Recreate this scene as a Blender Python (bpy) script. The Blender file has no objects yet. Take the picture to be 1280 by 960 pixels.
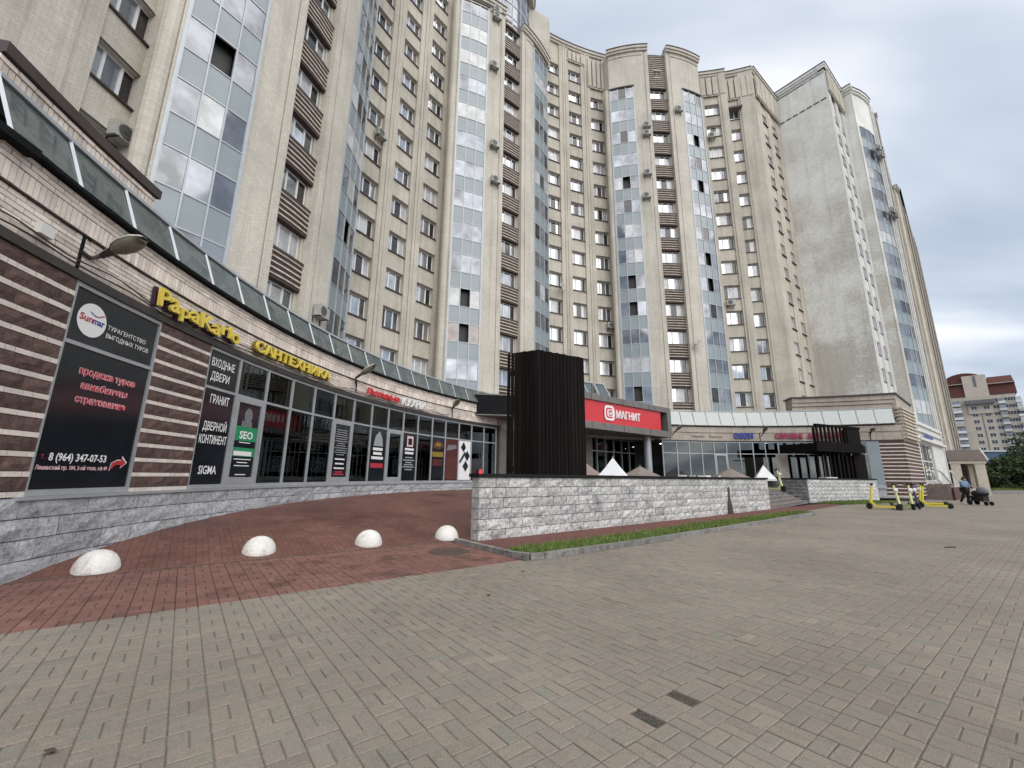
import bpy, math, random
import numpy as np
from mathutils import Vector, Matrix
random.seed(7)
C = bpy.context.scene.collection
PI = math.pi
rad = math.radians

# ------------------------------------------------------------------ camera, sky, sun, exposure
scn = bpy.context.scene
F_PX, EYE = 521.0, 1.45
pitch, roll = math.atan(115 / F_PX), math.atan(.011)
fwd = Vector((0, math.cos(pitch), math.sin(pitch)))
r0 = Vector((1, 0, 0)); u0 = r0.cross(fwd)
rc = r0 * math.cos(roll) + u0 * math.sin(roll)
uc = u0 * math.cos(roll) - r0 * math.sin(roll)
cam = bpy.data.cameras.new('camera')
cam.sensor_width = 36.0
cam.lens = F_PX / 1280 * 36
cam.clip_start, cam.clip_end = .05, 5000
co = bpy.data.objects.new('camera', cam); C.objects.link(co)
m3 = Matrix((rc, uc, -fwd)).transposed()
co.matrix_world = Matrix.Translation((0, 0, EYE)) @ m3.to_4x4()
scn.camera = co
vs = scn.view_settings
vs.view_transform = 'Standard'; vs.look = 'None'; vs.exposure = .88; vs.gamma = 1; vs.use_curve_mapping = False
scn.cycles.max_bounces = 8
scn.cycles.transparent_max_bounces = 12
scn.cycles.use_denoising = True

SUN_AZ, SUN_EL = 150, 48
world = bpy.data.worlds.new('World'); scn.world = world; world.use_nodes = True
nt = world.node_tree; nt.nodes.clear()
def nn(t, tree, **kw):
    n = tree.nodes.new(t)
    for k, v in kw.items(): setattr(n, k, v)
    return n
out = nn('ShaderNodeOutputWorld', nt)
sky = nn('ShaderNodeTexSky', nt, sky_type='NISHITA', sun_disc=False)
sky.sun_elevation = rad(SUN_EL); sky.sun_rotation = rad(SUN_AZ)
b1 = nn('ShaderNodeBackground', nt); b1.inputs[1].default_value = .07
nt.links.new(sky.outputs[0], b1.inputs[0])
tc = nn('ShaderNodeTexCoord', nt)
sep = nn('ShaderNodeSeparateXYZ', nt); nt.links.new(tc.outputs['Generated'], sep.inputs[0])
ad = nn('ShaderNodeMath', nt, operation='MAXIMUM'); nt.links.new(sep.outputs[2], ad.inputs[0]); ad.inputs[1].default_value = 0
ad2 = nn('ShaderNodeMath', nt, operation='ADD'); nt.links.new(ad.outputs[0], ad2.inputs[0]); ad2.inputs[1].default_value = .22
dx = nn('ShaderNodeMath', nt, operation='DIVIDE'); nt.links.new(sep.outputs[0], dx.inputs[0]); nt.links.new(ad2.outputs[0], dx.inputs[1])
dy = nn('ShaderNodeMath', nt, operation='DIVIDE'); nt.links.new(sep.outputs[1], dy.inputs[0]); nt.links.new(ad2.outputs[0], dy.inputs[1])
cb = nn('ShaderNodeCombineXYZ', nt); nt.links.new(dx.outputs[0], cb.inputs[0]); nt.links.new(dy.outputs[0], cb.inputs[1])
mp = nn('ShaderNodeMapping', nt); nt.links.new(cb.outputs[0], mp.inputs[0])
mp.inputs['Location'].default_value = (.19, 0, 0); mp.inputs['Rotation'].default_value = (0, 0, rad(25)); mp.inputs['Scale'].default_value = (.75, 1.5, 1)
no = nn('ShaderNodeTexNoise', nt); nt.links.new(mp.outputs[0], no.inputs['Vector'])
no.inputs['Scale'].default_value = 1.15; no.inputs['Detail'].default_value = 4.5; no.inputs['Roughness'].default_value = .46; no.inputs['Distortion'].default_value = .25
cr = nn('ShaderNodeValToRGB', nt); nt.links.new(no.outputs[0], cr.inputs[0])
e = cr.color_ramp.elements
e[0].position = .36; e[0].color = (.27, .315, .39, 1)
e[1].position = .66; e[1].color = (.68, .69, .70, 1)
x = e.new(.5); x.color = (.395, .435, .495, 1)
b2 = nn('ShaderNodeBackground', nt); b2.inputs[1].default_value = 1.0
nt.links.new(cr.outputs[0], b2.inputs[0])
mx = nn('ShaderNodeMixShader', nt); mx.inputs[0].default_value = .88
nt.links.new(b1.outputs[0], mx.inputs[1]); nt.links.new(b2.outputs[0], mx.inputs[2])
nt.links.new(mx.outputs[0], out.inputs[0])

sl = bpy.data.lights.new('sun', 'SUN'); sl.energy = 1.5; sl.angle = rad(78); sl.color = (1, .95, .88)
so = bpy.data.objects.new('sun', sl); C.objects.link(so)
sd = Vector((math.sin(rad(SUN_AZ)) * math.cos(rad(SUN_EL)), math.cos(rad(SUN_AZ)) * math.cos(rad(SUN_EL)), math.sin(rad(SUN_EL))))
so.rotation_euler = sd.to_track_quat('Z', 'Y').to_euler()
so.location = sd * 80

# ------------------------------------------------------------------ materials
MATS = {}
def base_mat(name):
    m = bpy.data.materials.new(name); m.use_nodes = True
    MATS[name] = m
    t = m.node_tree
    return m, t, t.nodes['Principled BSDF']
def L(t, a, b): t.links.new(a, b)
def mixc(t, fac, a, b, mode='MIX'):
    n = t.nodes.new('ShaderNodeMix'); n.data_type = 'RGBA'; n.blend_type = mode
    for s, v in ((n.inputs[0], fac), (n.inputs[6], a), (n.inputs[7], b)):
        if hasattr(v, 'links'): t.links.new(v, s)
        else: s.default_value = v if not isinstance(v, tuple) or len(v) == 4 else (*v, 1)
    return n.outputs[2]
def noise(t, scale, detail=4, rough=.6, vec=None, stretch=None):
    g = t.nodes.new('ShaderNodeNewGeometry')
    v = vec if vec is not None else g.outputs['Position']
    if stretch:
        mp = t.nodes.new('ShaderNodeMapping'); t.links.new(v, mp.inputs[0]); mp.inputs['Scale'].default_value = stretch; v = mp.outputs[0]
    n = t.nodes.new('ShaderNodeTexNoise'); t.links.new(v, n.inputs['Vector'])
    n.inputs['Scale'].default_value = scale; n.inputs['Detail'].default_value = detail; n.inputs['Roughness'].default_value = rough
    return n.outputs[0]
def ramp(t, val, lo, hi):
    n = t.nodes.new('ShaderNodeMapRange'); t.links.new(val, n.inputs[0])
    n.inputs[1].default_value = lo; n.inputs[2].default_value = hi; n.clamp = True
    return n.outputs[0]
def mathn(t, op, a, b=None, c=None):
    n = t.nodes.new('ShaderNodeMath'); n.operation = op
    for s, v in zip(n.inputs, (a, b, c)):
        if v is None: continue
        if hasattr(v, 'links'): t.links.new(v, s)
        else: s.default_value = v
    return n.outputs[0]
def bump(t, b, h, strength=.5, dist=.02, prev=None):
    n = t.nodes.new('ShaderNodeBump'); t.links.new(h, n.inputs['Height'])
    n.inputs['Strength'].default_value = strength; n.inputs['Distance'].default_value = dist
    if prev is not None: t.links.new(prev, n.inputs['Normal'])
    t.links.new(n.outputs[0], b.inputs['Normal'])
    return n.outputs[0]
def plain(name, col, rough=.7, metal=0, spec=.5, var=.25, vscale=3, bmp=0, bscale=40, emit=0, dirt=None, objvar=0, rnd=0):
    m, t, b = base_mat(name)
    b.inputs['Roughness'].default_value = rough; b.inputs['Metallic'].default_value = metal
    b.inputs['Specular IOR Level'].default_value = spec
    c = (*col, 1)
    if var:
        f = ramp(t, noise(t, vscale, 5), .3, .7)
        c = mixc(t, f, tuple(x * (1 - var) for x in col), tuple(min(1, x * (1 + var)) for x in col))
    if dirt:
        dc, lo, hi, sc = dirt
        c = mixc(t, ramp(t, noise(t, sc, 6, .7), lo, hi), c, dc)
    if objvar:
        oi = t.nodes.new('ShaderNodeObjectInfo')
        c = mixc(t, 1, c, mixc(t, oi.outputs['Random'], (1 - objvar,) * 3, (1 + objvar,) * 3), 'MULTIPLY')
    if rnd:
        at = t.nodes.new('ShaderNodeAttribute'); at.attribute_name = 'rnd'
        c = mixc(t, 1, c, mixc(t, at.outputs['Fac'], (1 - rnd,) * 3, (1 + rnd,) * 3), 'MULTIPLY')
    if isinstance(c, tuple): b.inputs['Base Color'].default_value = c
    else: L(t, c, b.inputs['Base Color'])
    if bmp: bump(t, b, noise(t, bscale, 4), bmp)
    if emit:
        b.inputs['Emission Color'].default_value = (*col, 1); b.inputs['Emission Strength'].default_value = emit
    return m
def brick(name, c1, c2, mort, w=.26, h=.077, ms=.01, rough=.85, bmp=.4, grime=(.55, .75, .6), streak=.25, off=.5):
    m, t, b = base_mat(name)
    uv = t.nodes.new('ShaderNodeUVMap')
    bt = t.nodes.new('ShaderNodeTexBrick'); L(t, uv.outputs[0], bt.inputs['Vector'])
    bt.offset = off
    bt.inputs['Scale'].default_value = 1; bt.inputs['Brick Width'].default_value = w; bt.inputs['Row Height'].default_value = h
    bt.inputs['Mortar Size'].default_value = ms; bt.inputs['Mortar Smooth'].default_value = .2
    bt.inputs['Color1'].default_value = (*c1, 1); bt.inputs['Color2'].default_value = (*c2, 1); bt.inputs['Mortar'].default_value = (*mort, 1)
    c = bt.outputs['Color']
    g = ramp(t, noise(t, .35, 6, .62), .35, .7)
    c = mixc(t, 1, c, mixc(t, g, (1.06,) * 3, (1 - streak * .7,) * 3), 'MULTIPLY')
    s = ramp(t, noise(t, 2.1, 6, .68, stretch=(1, 1, .05)), .48, .74)
    c = mixc(t, 1, c, mixc(t, s, (1,) * 3, (1 - streak,) * 3), 'MULTIPLY')
    fine = ramp(t, noise(t, 9, 3), .3, .7)
    c = mixc(t, 1, c, mixc(t, fine, (.93,) * 3, (1.06,) * 3), 'MULTIPLY')
    L(t, c, b.inputs['Base Color']); b.inputs['Roughness'].default_value = rough
    inv = mathn(t, 'SUBTRACT', 1, bt.outputs['Fac'])
    bump(t, b, inv, bmp, .012)
    return m
brick('tower_brick', (.60, .562, .488), (.68, .638, .56), (.49, .46, .40), ms=.010, streak=.26)
brick('recess_brick', (.565, .522, .442), (.63, .587, .505), (.45, .42, .36), ms=.010, streak=.3)
brick('pink_brick', (.58, .505, .43), (.68, .605, .52), (.14, .12, .11), ms=.013, streak=.3)
brick('far_brick', (.57, .505, .42), (.61, .545, .46), (.50, .445, .38), w=.5, h=.15, streak=.15)
plain('brick_face', (.76, .675, .60), .85, var=.2, vscale=2.2, bmp=.3, bscale=60, objvar=.14, rnd=.16, dirt=((.22, .19, .18), .62, .82, 5))
plain('white_brick_face', (.76, .69, .62), .8, var=.12, vscale=4, bmp=.25, bscale=60, objvar=.1, rnd=.1, dirt=((.3, .25, .22), .62, .85, 7))
plain('mortar', (.075, .066, .064), .95, var=.3, vscale=4)
plain('dark_block', (.135, .084, .072), .9, var=.35, vscale=9, bmp=1.0, bscale=26, objvar=.22, rnd=.2)
plain('brown_rib', (.06, .043, .037), .85, var=.3, vscale=4, bmp=.4, bscale=30)
plain('pale_rib', (.56, .49, .42), .8, var=.25, vscale=3)
plain('brown_metal', (.055, .038, .034), .45, var=.2, vscale=3)
plain('dark_trim', (.045, .04, .038), .5, var=.25)
def stone(name, lo, hi, stain, amt=(.5, .66)):
    m, t, b = base_mat(name)
    n1 = noise(t, 14, 8, .75)
    c = mixc(t, ramp(t, n1, .36, .62), lo, hi)
    oi = t.nodes.new('ShaderNodeObjectInfo')
    c = mixc(t, 1, c, mixc(t, oi.outputs['Random'], (.78,) * 3, (1.12,) * 3), 'MULTIPLY')
    n2 = noise(t, 2.2, 9, .75)
    c = mixc(t, ramp(t, n2, *amt), c, stain)
    n3 = noise(t, 45, 5, .7)
    c = mixc(t, ramp(t, n3, .58, .68), c, tuple(x * .45 for x in lo))
    L(t, c, b.inputs['Base Color']); b.inputs['Roughness'].default_value = .9
    p = bump(t, b, noise(t, 10, 7, .7), .9, .05)
    return m
stone('plinth_stone', (.30, .305, .32), (.60, .61, .63), (.10, .10, .105), (.56, .74))
stone('wall_stone', (.30, .30, .30), (.74, .735, .72), (.17, .17, .17), (.53, .67))
stone('side_stone', (.14, .14, .145), (.28, .28, .285), (.07, .07, .07))
# tower glazing: panes seen from below mirror the sky, some with curtains, some open and dark
def pane(name, col, metal, rough=.05, var=.25, vs=.5):
    m, t, b = base_mat(name)
    c = mixc(t, ramp(t, noise(t, vs, 3), .35, .65), tuple(x * (1 - var) for x in col), tuple(min(1, x * (1 + var)) for x in col))
    L(t, c, b.inputs['Base Color'])
    b.inputs['Metallic'].default_value = metal; b.inputs['Roughness'].default_value = rough
    b.inputs['Specular IOR Level'].default_value = .8
    return m
pane('pane_sky', (.235, .25, .28), .8, .06, .3, .6)
pane('pane_grey', (.20, .21, .23), .7, .05, .35, .8)
pane('pane_curtain', (.50, .51, .52), .1, .12, .2, 1.4)
pane('pane_beige', (.27, .235, .215), .25, .12, .2, 2)
pane('pane_dark', (.022, .023, .026), .0, .06, .5, 2)
pane('pane_teal', (.05, .32, .30), .2, .1, .2, 2)
pane('pane_open', (.006, .006, .007), 0, .6, .2, 2)
pane('pane_bright', (.50, .52, .55), .8, .05, .3, .6)
pane('panel_blue', (.235, .285, .31), 0, .3, .06, .8)
plain('white_pvc', (.78, .78, .78), .4, var=.06)
plain('pale_alu', (.44, .475, .505), .4, .2, var=.08)
plain('grey_alu', (.40, .42, .44), .42, .3, var=.1)
plain('sash_white', (.6, .62, .64), .4, var=.08)
def plaster(name):
    m, t, b = base_mat(name)
    uv = t.nodes.new('ShaderNodeUVMap')
    bt = t.nodes.new('ShaderNodeTexBrick'); L(t, uv.outputs[0], bt.inputs['Vector'])
    bt.inputs['Scale'].default_value = 1; bt.inputs['Brick Width'].default_value = .26; bt.inputs['Row Height'].default_value = .077
    bt.inputs['Mortar Size'].default_value = .01
    bt.inputs['Color1'].default_value = (.56, .535, .48, 1); bt.inputs['Color2'].default_value = (.63, .605, .55, 1); bt.inputs['Mortar'].default_value = (.40, .38, .34, 1)
    white = mixc(t, ramp(t, noise(t, .8, 6, .7), .35, .65), (.78, .785, .755), (.88, .885, .85))
    f = ramp(t, noise(t, .22, 7, .68), .40, .60)
    f2 = ramp(t, noise(t, 4.5, 7, .8, stretch=(1, 1, 1.6)), .40, .66)
    g = t.nodes.new('ShaderNodeNewGeometry'); sp = t.nodes.new('ShaderNodeSeparateXYZ'); L(t, g.outputs['Position'], sp.inputs[0])
    hgt = ramp(t, sp.outputs[2], 52, 8)
    f3 = mathn(t, 'MULTIPLY', mathn(t, 'ADD', f, f2), mathn(t, 'ADD', mathn(t, 'MULTIPLY', hgt, .6), .18))
    f3 = ramp(t, f3, .10, .80)
    c = mixc(t, f3, white, bt.outputs['Color'])
    dk = ramp(t, noise(t, 5.5, 5, .85, stretch=(1, 1, 2.2)), .60, .72)
    c = mixc(t, mathn(t, 'MULTIPLY', dk, .8), c, (.25, .225, .195))
    s = ramp(t, noise(t, 1.6, 5, .65, stretch=(1, 1, .05)), .52, .75)
    c = mixc(t, 1, c, mixc(t, s, (1,) * 3, (.80,) * 3), 'MULTIPLY')
    L(t, c, b.inputs['Base Color']); b.inputs['Roughness'].default_value = .9
    bump(t, b, noise(t, 12, 5, .7), .25)
    return m
plaster('weathered_plaster')
plain('white_paint', (.62, .62, .60), .75, var=.12, vscale=1.5, dirt=((.33, .32, .30), .6, .8, 2))
# shop glass: tinted, thin, one sees the shop behind it under the reflections
def shopglass(name, tint, refl=1.52, tmix=0):
    m, t, b = base_mat(name)
    t.nodes.remove(b); o = t.nodes['Material Output']
    tr = t.nodes.new('ShaderNodeBsdfTransparent'); tr.inputs[0].default_value = (*tint, 1)
    gl = t.nodes.new('ShaderNodeBsdfGlossy'); gl.inputs['Roughness'].default_value = .015; gl.inputs[0].default_value = (.9, .95, .95, 1)
    fr = t.nodes.new('ShaderNodeFresnel'); fr.inputs[0].default_value = refl
    nz = noise(t, .5, 2); bp = t.nodes.new('ShaderNodeBump'); bp.inputs['Strength'].default_value = .04; L(t, nz, bp.inputs['Height']); L(t, bp.outputs[0], gl.inputs['Normal'])
    mx = t.nodes.new('ShaderNodeMixShader'); L(t, fr.outputs[0], mx.inputs[0]); L(t, tr.outputs[0], mx.inputs[1]); L(t, gl.outputs[0], mx.inputs[2])
    if tmix:
        df = t.nodes.new('ShaderNodeBsdfDiffuse'); L(t, mixc(t, ramp(t, noise(t, 2.5, 5, .7), .35, .7), (.20, .235, .23), (.36, .40, .395)), df.inputs[0])
        m2 = t.nodes.new('ShaderNodeMixShader'); m2.inputs[0].default_value = tmix; L(t, mx.outputs[0], m2.inputs[1]); L(t, df.outputs[0], m2.inputs[2]); L(t, m2.outputs[0], o.inputs[0])
    else: L(t, mx.outputs[0], o.inputs[0])
    return m
shopglass('shop_glass', (.52, .56, .555), 1.55)
shopglass('arcade_glass', (.34, .40, .40), 2.3)
shopglass('canopy_glass', (.42, .47, .46), 1.7, .38)
shopglass('canopy_glass_pale', (.5, .55, .57), 3.0, .12)
plain('film_black', (.010, .013, .017), .12, spec=.5, var=.3, vscale=2)
plain('white_print', (.80, .80, .80), .5, var=0)
plain('red_print', (.45, .03, .05), .5, var=0)
plain('pink_print', (.78, .52, .55), .5, var=0)
plain('green_print', (.02, .26, .11), .4, var=.15, vscale=3)
plain('yellow_letter', (.78, .62, .10), .45, var=.05)
plain('yellow_side', (.25, .17, .02), .6, var=.1)
plain('purple_back', (.05, .015, .05), .6, var=.1)
plain('red_letter', (.62, .03, .04), .4, var=.05)
plain('red_panel', (.60, .035, .045), .35, var=.06, vscale=2)
plain('blue_letter', (.03, .05, .30), .4, var=.05)
plain('magenta_letter', (.40, .02, .10), .4, var=.05)
plain('lit_red', (.9, .02, .02), .4, var=0, emit=1.2)
plain('lamp_glow', (1, .96, .85), .4, var=0, emit=9)
plain('portal_grey', (.155, .15, .142), .6, var=.2, vscale=2)
plain('black_paint', (.012, .012, .013), .7, 0, .2, var=.3)
plain('black_metal', (.008, .009, .011), .75, 0, .15, var=.3)
def wood(name, col):
    m, t, b = base_mat(name)
    n = ramp(t, noise(t, 7, 5, .6, stretch=(1, 1, .07)), .3, .7)
    oi = t.nodes.new('ShaderNodeObjectInfo')
    c = mixc(t, n, tuple(x * .6 for x in col), tuple(x * 1.7 for x in col))
    c = mixc(t, 1, c, mixc(t, oi.outputs['Random'], (.6,) * 3, (1.3,) * 3), 'MULTIPLY')
    L(t, c, b.inputs['Base Color']); b.inputs['Roughness'].default_value = .8; b.inputs['Specular IOR Level'].default_value = .12
    bump(t, b, n, .3, .01)
    return m
wood('black_timber', (.0075, .0058, .0052))
# paving
def paver(name, cols, amt=.16, wet=0, rough=.85):
    m, t, b = base_mat(name)
    at = t.nodes.new('ShaderNodeAttribute'); at.attribute_name = 'rnd'
    cr = t.nodes.new('ShaderNodeValToRGB'); L(t, at.outputs['Fac'], cr.inputs[0])
    el = cr.color_ramp.elements
    el[0].position = 0; el[0].color = (*cols[0], 1); el[1].position = 1; el[1].color = (*cols[-1], 1)
    for i, c in enumerate(cols[1:-1]):
        x = el.new((i + 1) / (len(cols) - 1)); x.color = (*c, 1)
    c = cr.outputs[0]
    big = ramp(t, noise(t, .45, 5, .6), .32, .68)
    c = mixc(t, 1, c, mixc(t, big, (.84,) * 3, (1.12,) * 3), 'MULTIPLY')
    fine = ramp(t, noise(t, 120, 3, .85), .3, .72)
    c = mixc(t, 1, c, mixc(t, fine, (.60,) * 3, (1.34,) * 3), 'MULTIPLY')
    st = ramp(t, noise(t, 2.6, 7, .75), .60, .74)
    c = mixc(t, mathn(t, 'MULTIPLY', st, .38), c, (.085, .075, .062))
    mid = ramp(t, noise(t, 14, 6, .7), .52, .8)
    c = mixc(t, mathn(t, 'MULTIPLY', mid, .45), c, tuple(x * .45 for x in cols[0]))
    r = rough
    if wet:
        wf = mathn(t, 'MULTIPLY', ramp(t, noise(t, 1.7, 7, .72), .5, .64), wet)
        c = mixc(t, wf, c, tuple(x * .42 for x in cols[1]))
    L(t, c, b.inputs['Base Color']); b.inputs['Roughness'].default_value = r
    b.inputs['Specular IOR Level'].default_value = .35
    bump(t, b, noise(t, 220, 3, .7), .25, .004)
    return m
paver('grey_paver', [(0.203, 0.174, 0.144), (0.244, 0.209, 0.170), (0.225, 0.201, 0.170), (0.256, 0.213, 0.172), (0.214, 0.202, 0.166), (0.277, 0.234, 0.192)])
paver('red_paver', wet=.8, cols=[(.155, .077, .062), (.19, .095, .077), (.208, .107, .088), (.172, .084, .068), (.235, .126, .105)])
def paving_sheet(name, cols, joint, ang, r_in, mod, wet=False):
    """base of a pavement: joint sand under the built pavers, the same paver bond as colour beyond them"""
    m, t, b = base_mat(name)
    g = t.nodes.new('ShaderNodeNewGeometry')
    mp = t.nodes.new('ShaderNodeMapping'); L(t, g.outputs['Position'], mp.inputs[0]); mp.inputs['Rotation'].default_value = (0, 0, ang)
    sp = t.nodes.new('ShaderNodeSeparateXYZ'); L(t, mp.outputs[0], sp.inputs[0])
    U = mathn(t, 'DIVIDE', sp.outputs[0], mod); V = mathn(t, 'DIVIDE', sp.outputs[1], mod)
    iu = mathn(t, 'FLOOR', U); iv = mathn(t, 'FLOOR', V)
    fu = mathn(t, 'FRACT', U); fv = mathn(t, 'FRACT', V)
    par = mathn(t, 'FLOORED_MODULO', mathn(t, 'ADD', iu, iv), 2)
    a = mathn(t, 'ADD', mathn(t, 'MULTIPLY', par, fu), mathn(t, 'MULTIPLY', mathn(t, 'SUBTRACT', 1, par), fv))
    half = mathn(t, 'FLOOR', mathn(t, 'MULTIPLY', a, 2)); fh = mathn(t, 'FRACT', mathn(t, 'MULTIPLY', a, 2))
    cb = t.nodes.new('ShaderNodeCombineXYZ'); L(t, iu, cb.inputs[0]); L(t, iv, cb.inputs[1]); L(t, half, cb.inputs[2])
    wn = t.nodes.new('ShaderNodeTexWhiteNoise'); L(t, cb.outputs[0], wn.inputs['Vector'])
    cr = t.nodes.new('ShaderNodeValToRGB'); L(t, wn.outputs['Value'], cr.inputs[0])
    el = cr.color_ramp.elements
    el[0].position = 0; el[0].color = (*cols[0], 1); el[1].position = 1; el[1].color = (*cols[-1], 1)
    for i, c in enumerate(cols[1:-1]):
        x = el.new((i + 1) / (len(cols) - 1)); x.color = (*c, 1)
    e1 = mathn(t, 'MINIMUM', mathn(t, 'MINIMUM', fu, mathn(t, 'SUBTRACT', 1, fu)), mathn(t, 'MINIMUM', fv, mathn(t, 'SUBTRACT', 1, fv)))
    e2 = mathn(t, 'MULTIPLY', mathn(t, 'MINIMUM', fh, mathn(t, 'SUBTRACT', 1, fh)), .5)
    ed = mathn(t, 'LESS_THAN', mathn(t, 'MINIMUM', e1, e2), .022)
    c = cr.outputs[0]
    big = ramp(t, noise(t, .45, 5, .6), .32, .68)
    c = mixc(t, 1, c, mixc(t, big, (.84,) * 3, (1.12,) * 3), 'MULTIPLY')
    mid = ramp(t, noise(t, 14, 6, .7), .52, .8)
    c = mixc(t, mathn(t, 'MULTIPLY', mid, .4), c, tuple(x * .45 for x in cols[0]))
    c = mixc(t, mathn(t, 'MULTIPLY', ed, .8), c, joint)
    if r_in:
        ln = t.nodes.new('ShaderNodeVectorMath'); ln.operation = 'LENGTH'; L(t, g.outputs['Position'], ln.inputs[0])
        near = mathn(t, 'LESS_THAN', ln.outputs['Value'], r_in)
        c = mixc(t, near, c, mixc(t, ramp(t, noise(t, 30, 4), .3, .7), tuple(x * .7 for x in joint), tuple(x * 1.3 for x in joint)))
    if wet:
        w = ramp(t, noise(t, .55, 5, .65), .40, .66)
        c = mixc(t, 1, c, mixc(t, w, (1,) * 3, (.58, .52, .52)), 'MULTIPLY')
        L(t, mathn(t, 'SUBTRACT', .8, mathn(t, 'MULTIPLY', w, .42)), b.inputs['Roughness'])
        bump(t, b, mathn(t, 'ADD', noise(t, 60, 3, .7), mathn(t, 'MULTIPLY', ed, -.8)), .35, .01)
    else:
        b.inputs['Roughness'].default_value = .85
        bump(t, b, noise(t, 200, 3), .2, .004)
    L(t, c, b.inputs['Base Color'])
    b.inputs['Specular IOR Level'].default_value = .3
    return m
MOD = .2; OU, OV = .135, .126
ANG = -rad(90 - 52.5)        # paving bond direction against world x
ANG_M = ANG
GREY = [(0.203, 0.174, 0.144), (0.244, 0.209, 0.170), (0.225, 0.201, 0.170), (0.256, 0.213, 0.172), (0.214, 0.202, 0.166), (0.277, 0.234, 0.192)]
RED = [(.155, .077, .062), (.19, .095, .077), (.208, .107, .088), (.172, .084, .068), (.235, .126, .105)]
paving_sheet('plaza_sheet', GREY, (.15, .136, .118), ANG, 22.2, MOD)
paving_sheet('red_sheet', RED, (.045, .03, .026), ANG, 10.8, MOD)
paving_sheet('ramp_sheet', [(.155, .072, .057), (.18, .086, .069), (.20, .098, .08), (.165, .078, .062)], (.035, .022, .02), ANG, 0, MOD * .9, wet=True)
paving_sheet('terrace_sheet', [(.13, .055, .045), (.17, .07, .058)], (.05, .035, .03), ANG, 0, MOD)
plain('asphalt', (.06, .06, .062), .9, var=.2, vscale=.5)
plain('kerb_stone', (.21, .20, .19), .9, var=.3, vscale=6, bmp=.5, bscale=50, objvar=.12, dirt=((.07, .065, .055), .52, .7, 5))
plain('step_stone', (.19, .155, .135), .85, var=.3, vscale=5, bmp=.3)
plain('soil', (.055, .045, .035), .95, var=.4, vscale=8)
pane('pane_blue', (.40, .46, .56), .75, .05, .15, .4)
plain('iron', (.095, .066, .054), .7, .2, var=.3, vscale=20, bmp=.6, bscale=80)
plain('white_bollard', (.70, .685, .65), .85, var=.1, vscale=5, bmp=.8, bscale=24, dirt=((.30, .27, .24), .56, .74, 7))
plain('ac_white', (.40, .40, .375), .5, var=.12, vscale=3, dirt=((.3, .29, .27), .6, .85, 3))
plain('ac_grille', (.10, .10, .10), .6, var=.2)
plain('lamp_body', (.42, .41, .39), .5, .2, var=.25, vscale=6)
plain('lamp_lens', (.20, .195, .15), .25, var=.3, vscale=8)
plain('scooter_yellow', (.72, .62, .05), .45, var=.08)
plain('scooter_lime', (.62, .66, .30), .45, var=.08)
plain('tyre', (.012, .012, .014), .8, var=.2)
plain('dark_purple', (.05, .04, .09), .5, var=.2)
plain('steel', (.45, .46, .47), .35, .8, var=.1)
plain('canvas_white', (.74, .75, .77), .8, var=.05)
plain('canvas_taupe', (.20, .17, .15), .85, var=.15, vscale=2)
plain('canvas_brown', (.26, .19, .17), .85, var=.15, vscale=2)
plain('dark_red', (.075, .014, .012), .6, var=.25)
plain('roof_red', (.095, .026, .02), .75, var=.2, vscale=.6)
plain('roof_brown', (.115, .088, .078), .8, var=.2, vscale=2)
plain('cream', (.50, .46, .38), .8, var=.12, vscale=2)
plain('blue_shed', (.055, .11, .18), .6, var=.15, vscale=.6)
plain('far_window', (.06, .065, .075), .15, var=.5, vscale=.6)
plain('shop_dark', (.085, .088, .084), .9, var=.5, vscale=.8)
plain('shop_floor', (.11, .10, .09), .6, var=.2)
plain('skin', (.45, .27, .20), .6, var=.05)
plain('hair', (.03, .02, .015), .8, var=.1)
plain('blue_jacket', (.16, .24, .36), .85, var=.15, vscale=8)
plain('dark_cloth', (.02, .02, .025), .9, var=.2)
plain('gravel', (.115, .10, .08), .95, var=.75, vscale=90, bmp=1, bscale=120)
plain('grey_cloth', (.17, .17, .185), .9, var=.2, vscale=8)
plain('car_paint', (.60, .61, .62), .25, var=.02)
plain('car_dark', (.02, .022, .026), .22, var=.02)
plain('trunk', (.06, .045, .035), .95, var=.3, vscale=6)
plain('plastic_white', (.72, .72, .70), .5, var=.05)
def leaf(name, a, b_):
    m, t, b = base_mat(name)
    at = t.nodes.new('ShaderNodeAttribute'); at.attribute_name = 'rnd'
    c = mixc(t, at.outputs['Fac'], a, b_)
    L(t, c, b.inputs['Base Color']); b.inputs['Roughness'].default_value = .7; b.inputs['Specular IOR Level'].default_value = .25
    return m
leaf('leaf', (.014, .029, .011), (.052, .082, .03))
leaf('grass_blade', (.085, .145, .03), (.19, .25, .065))
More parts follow.
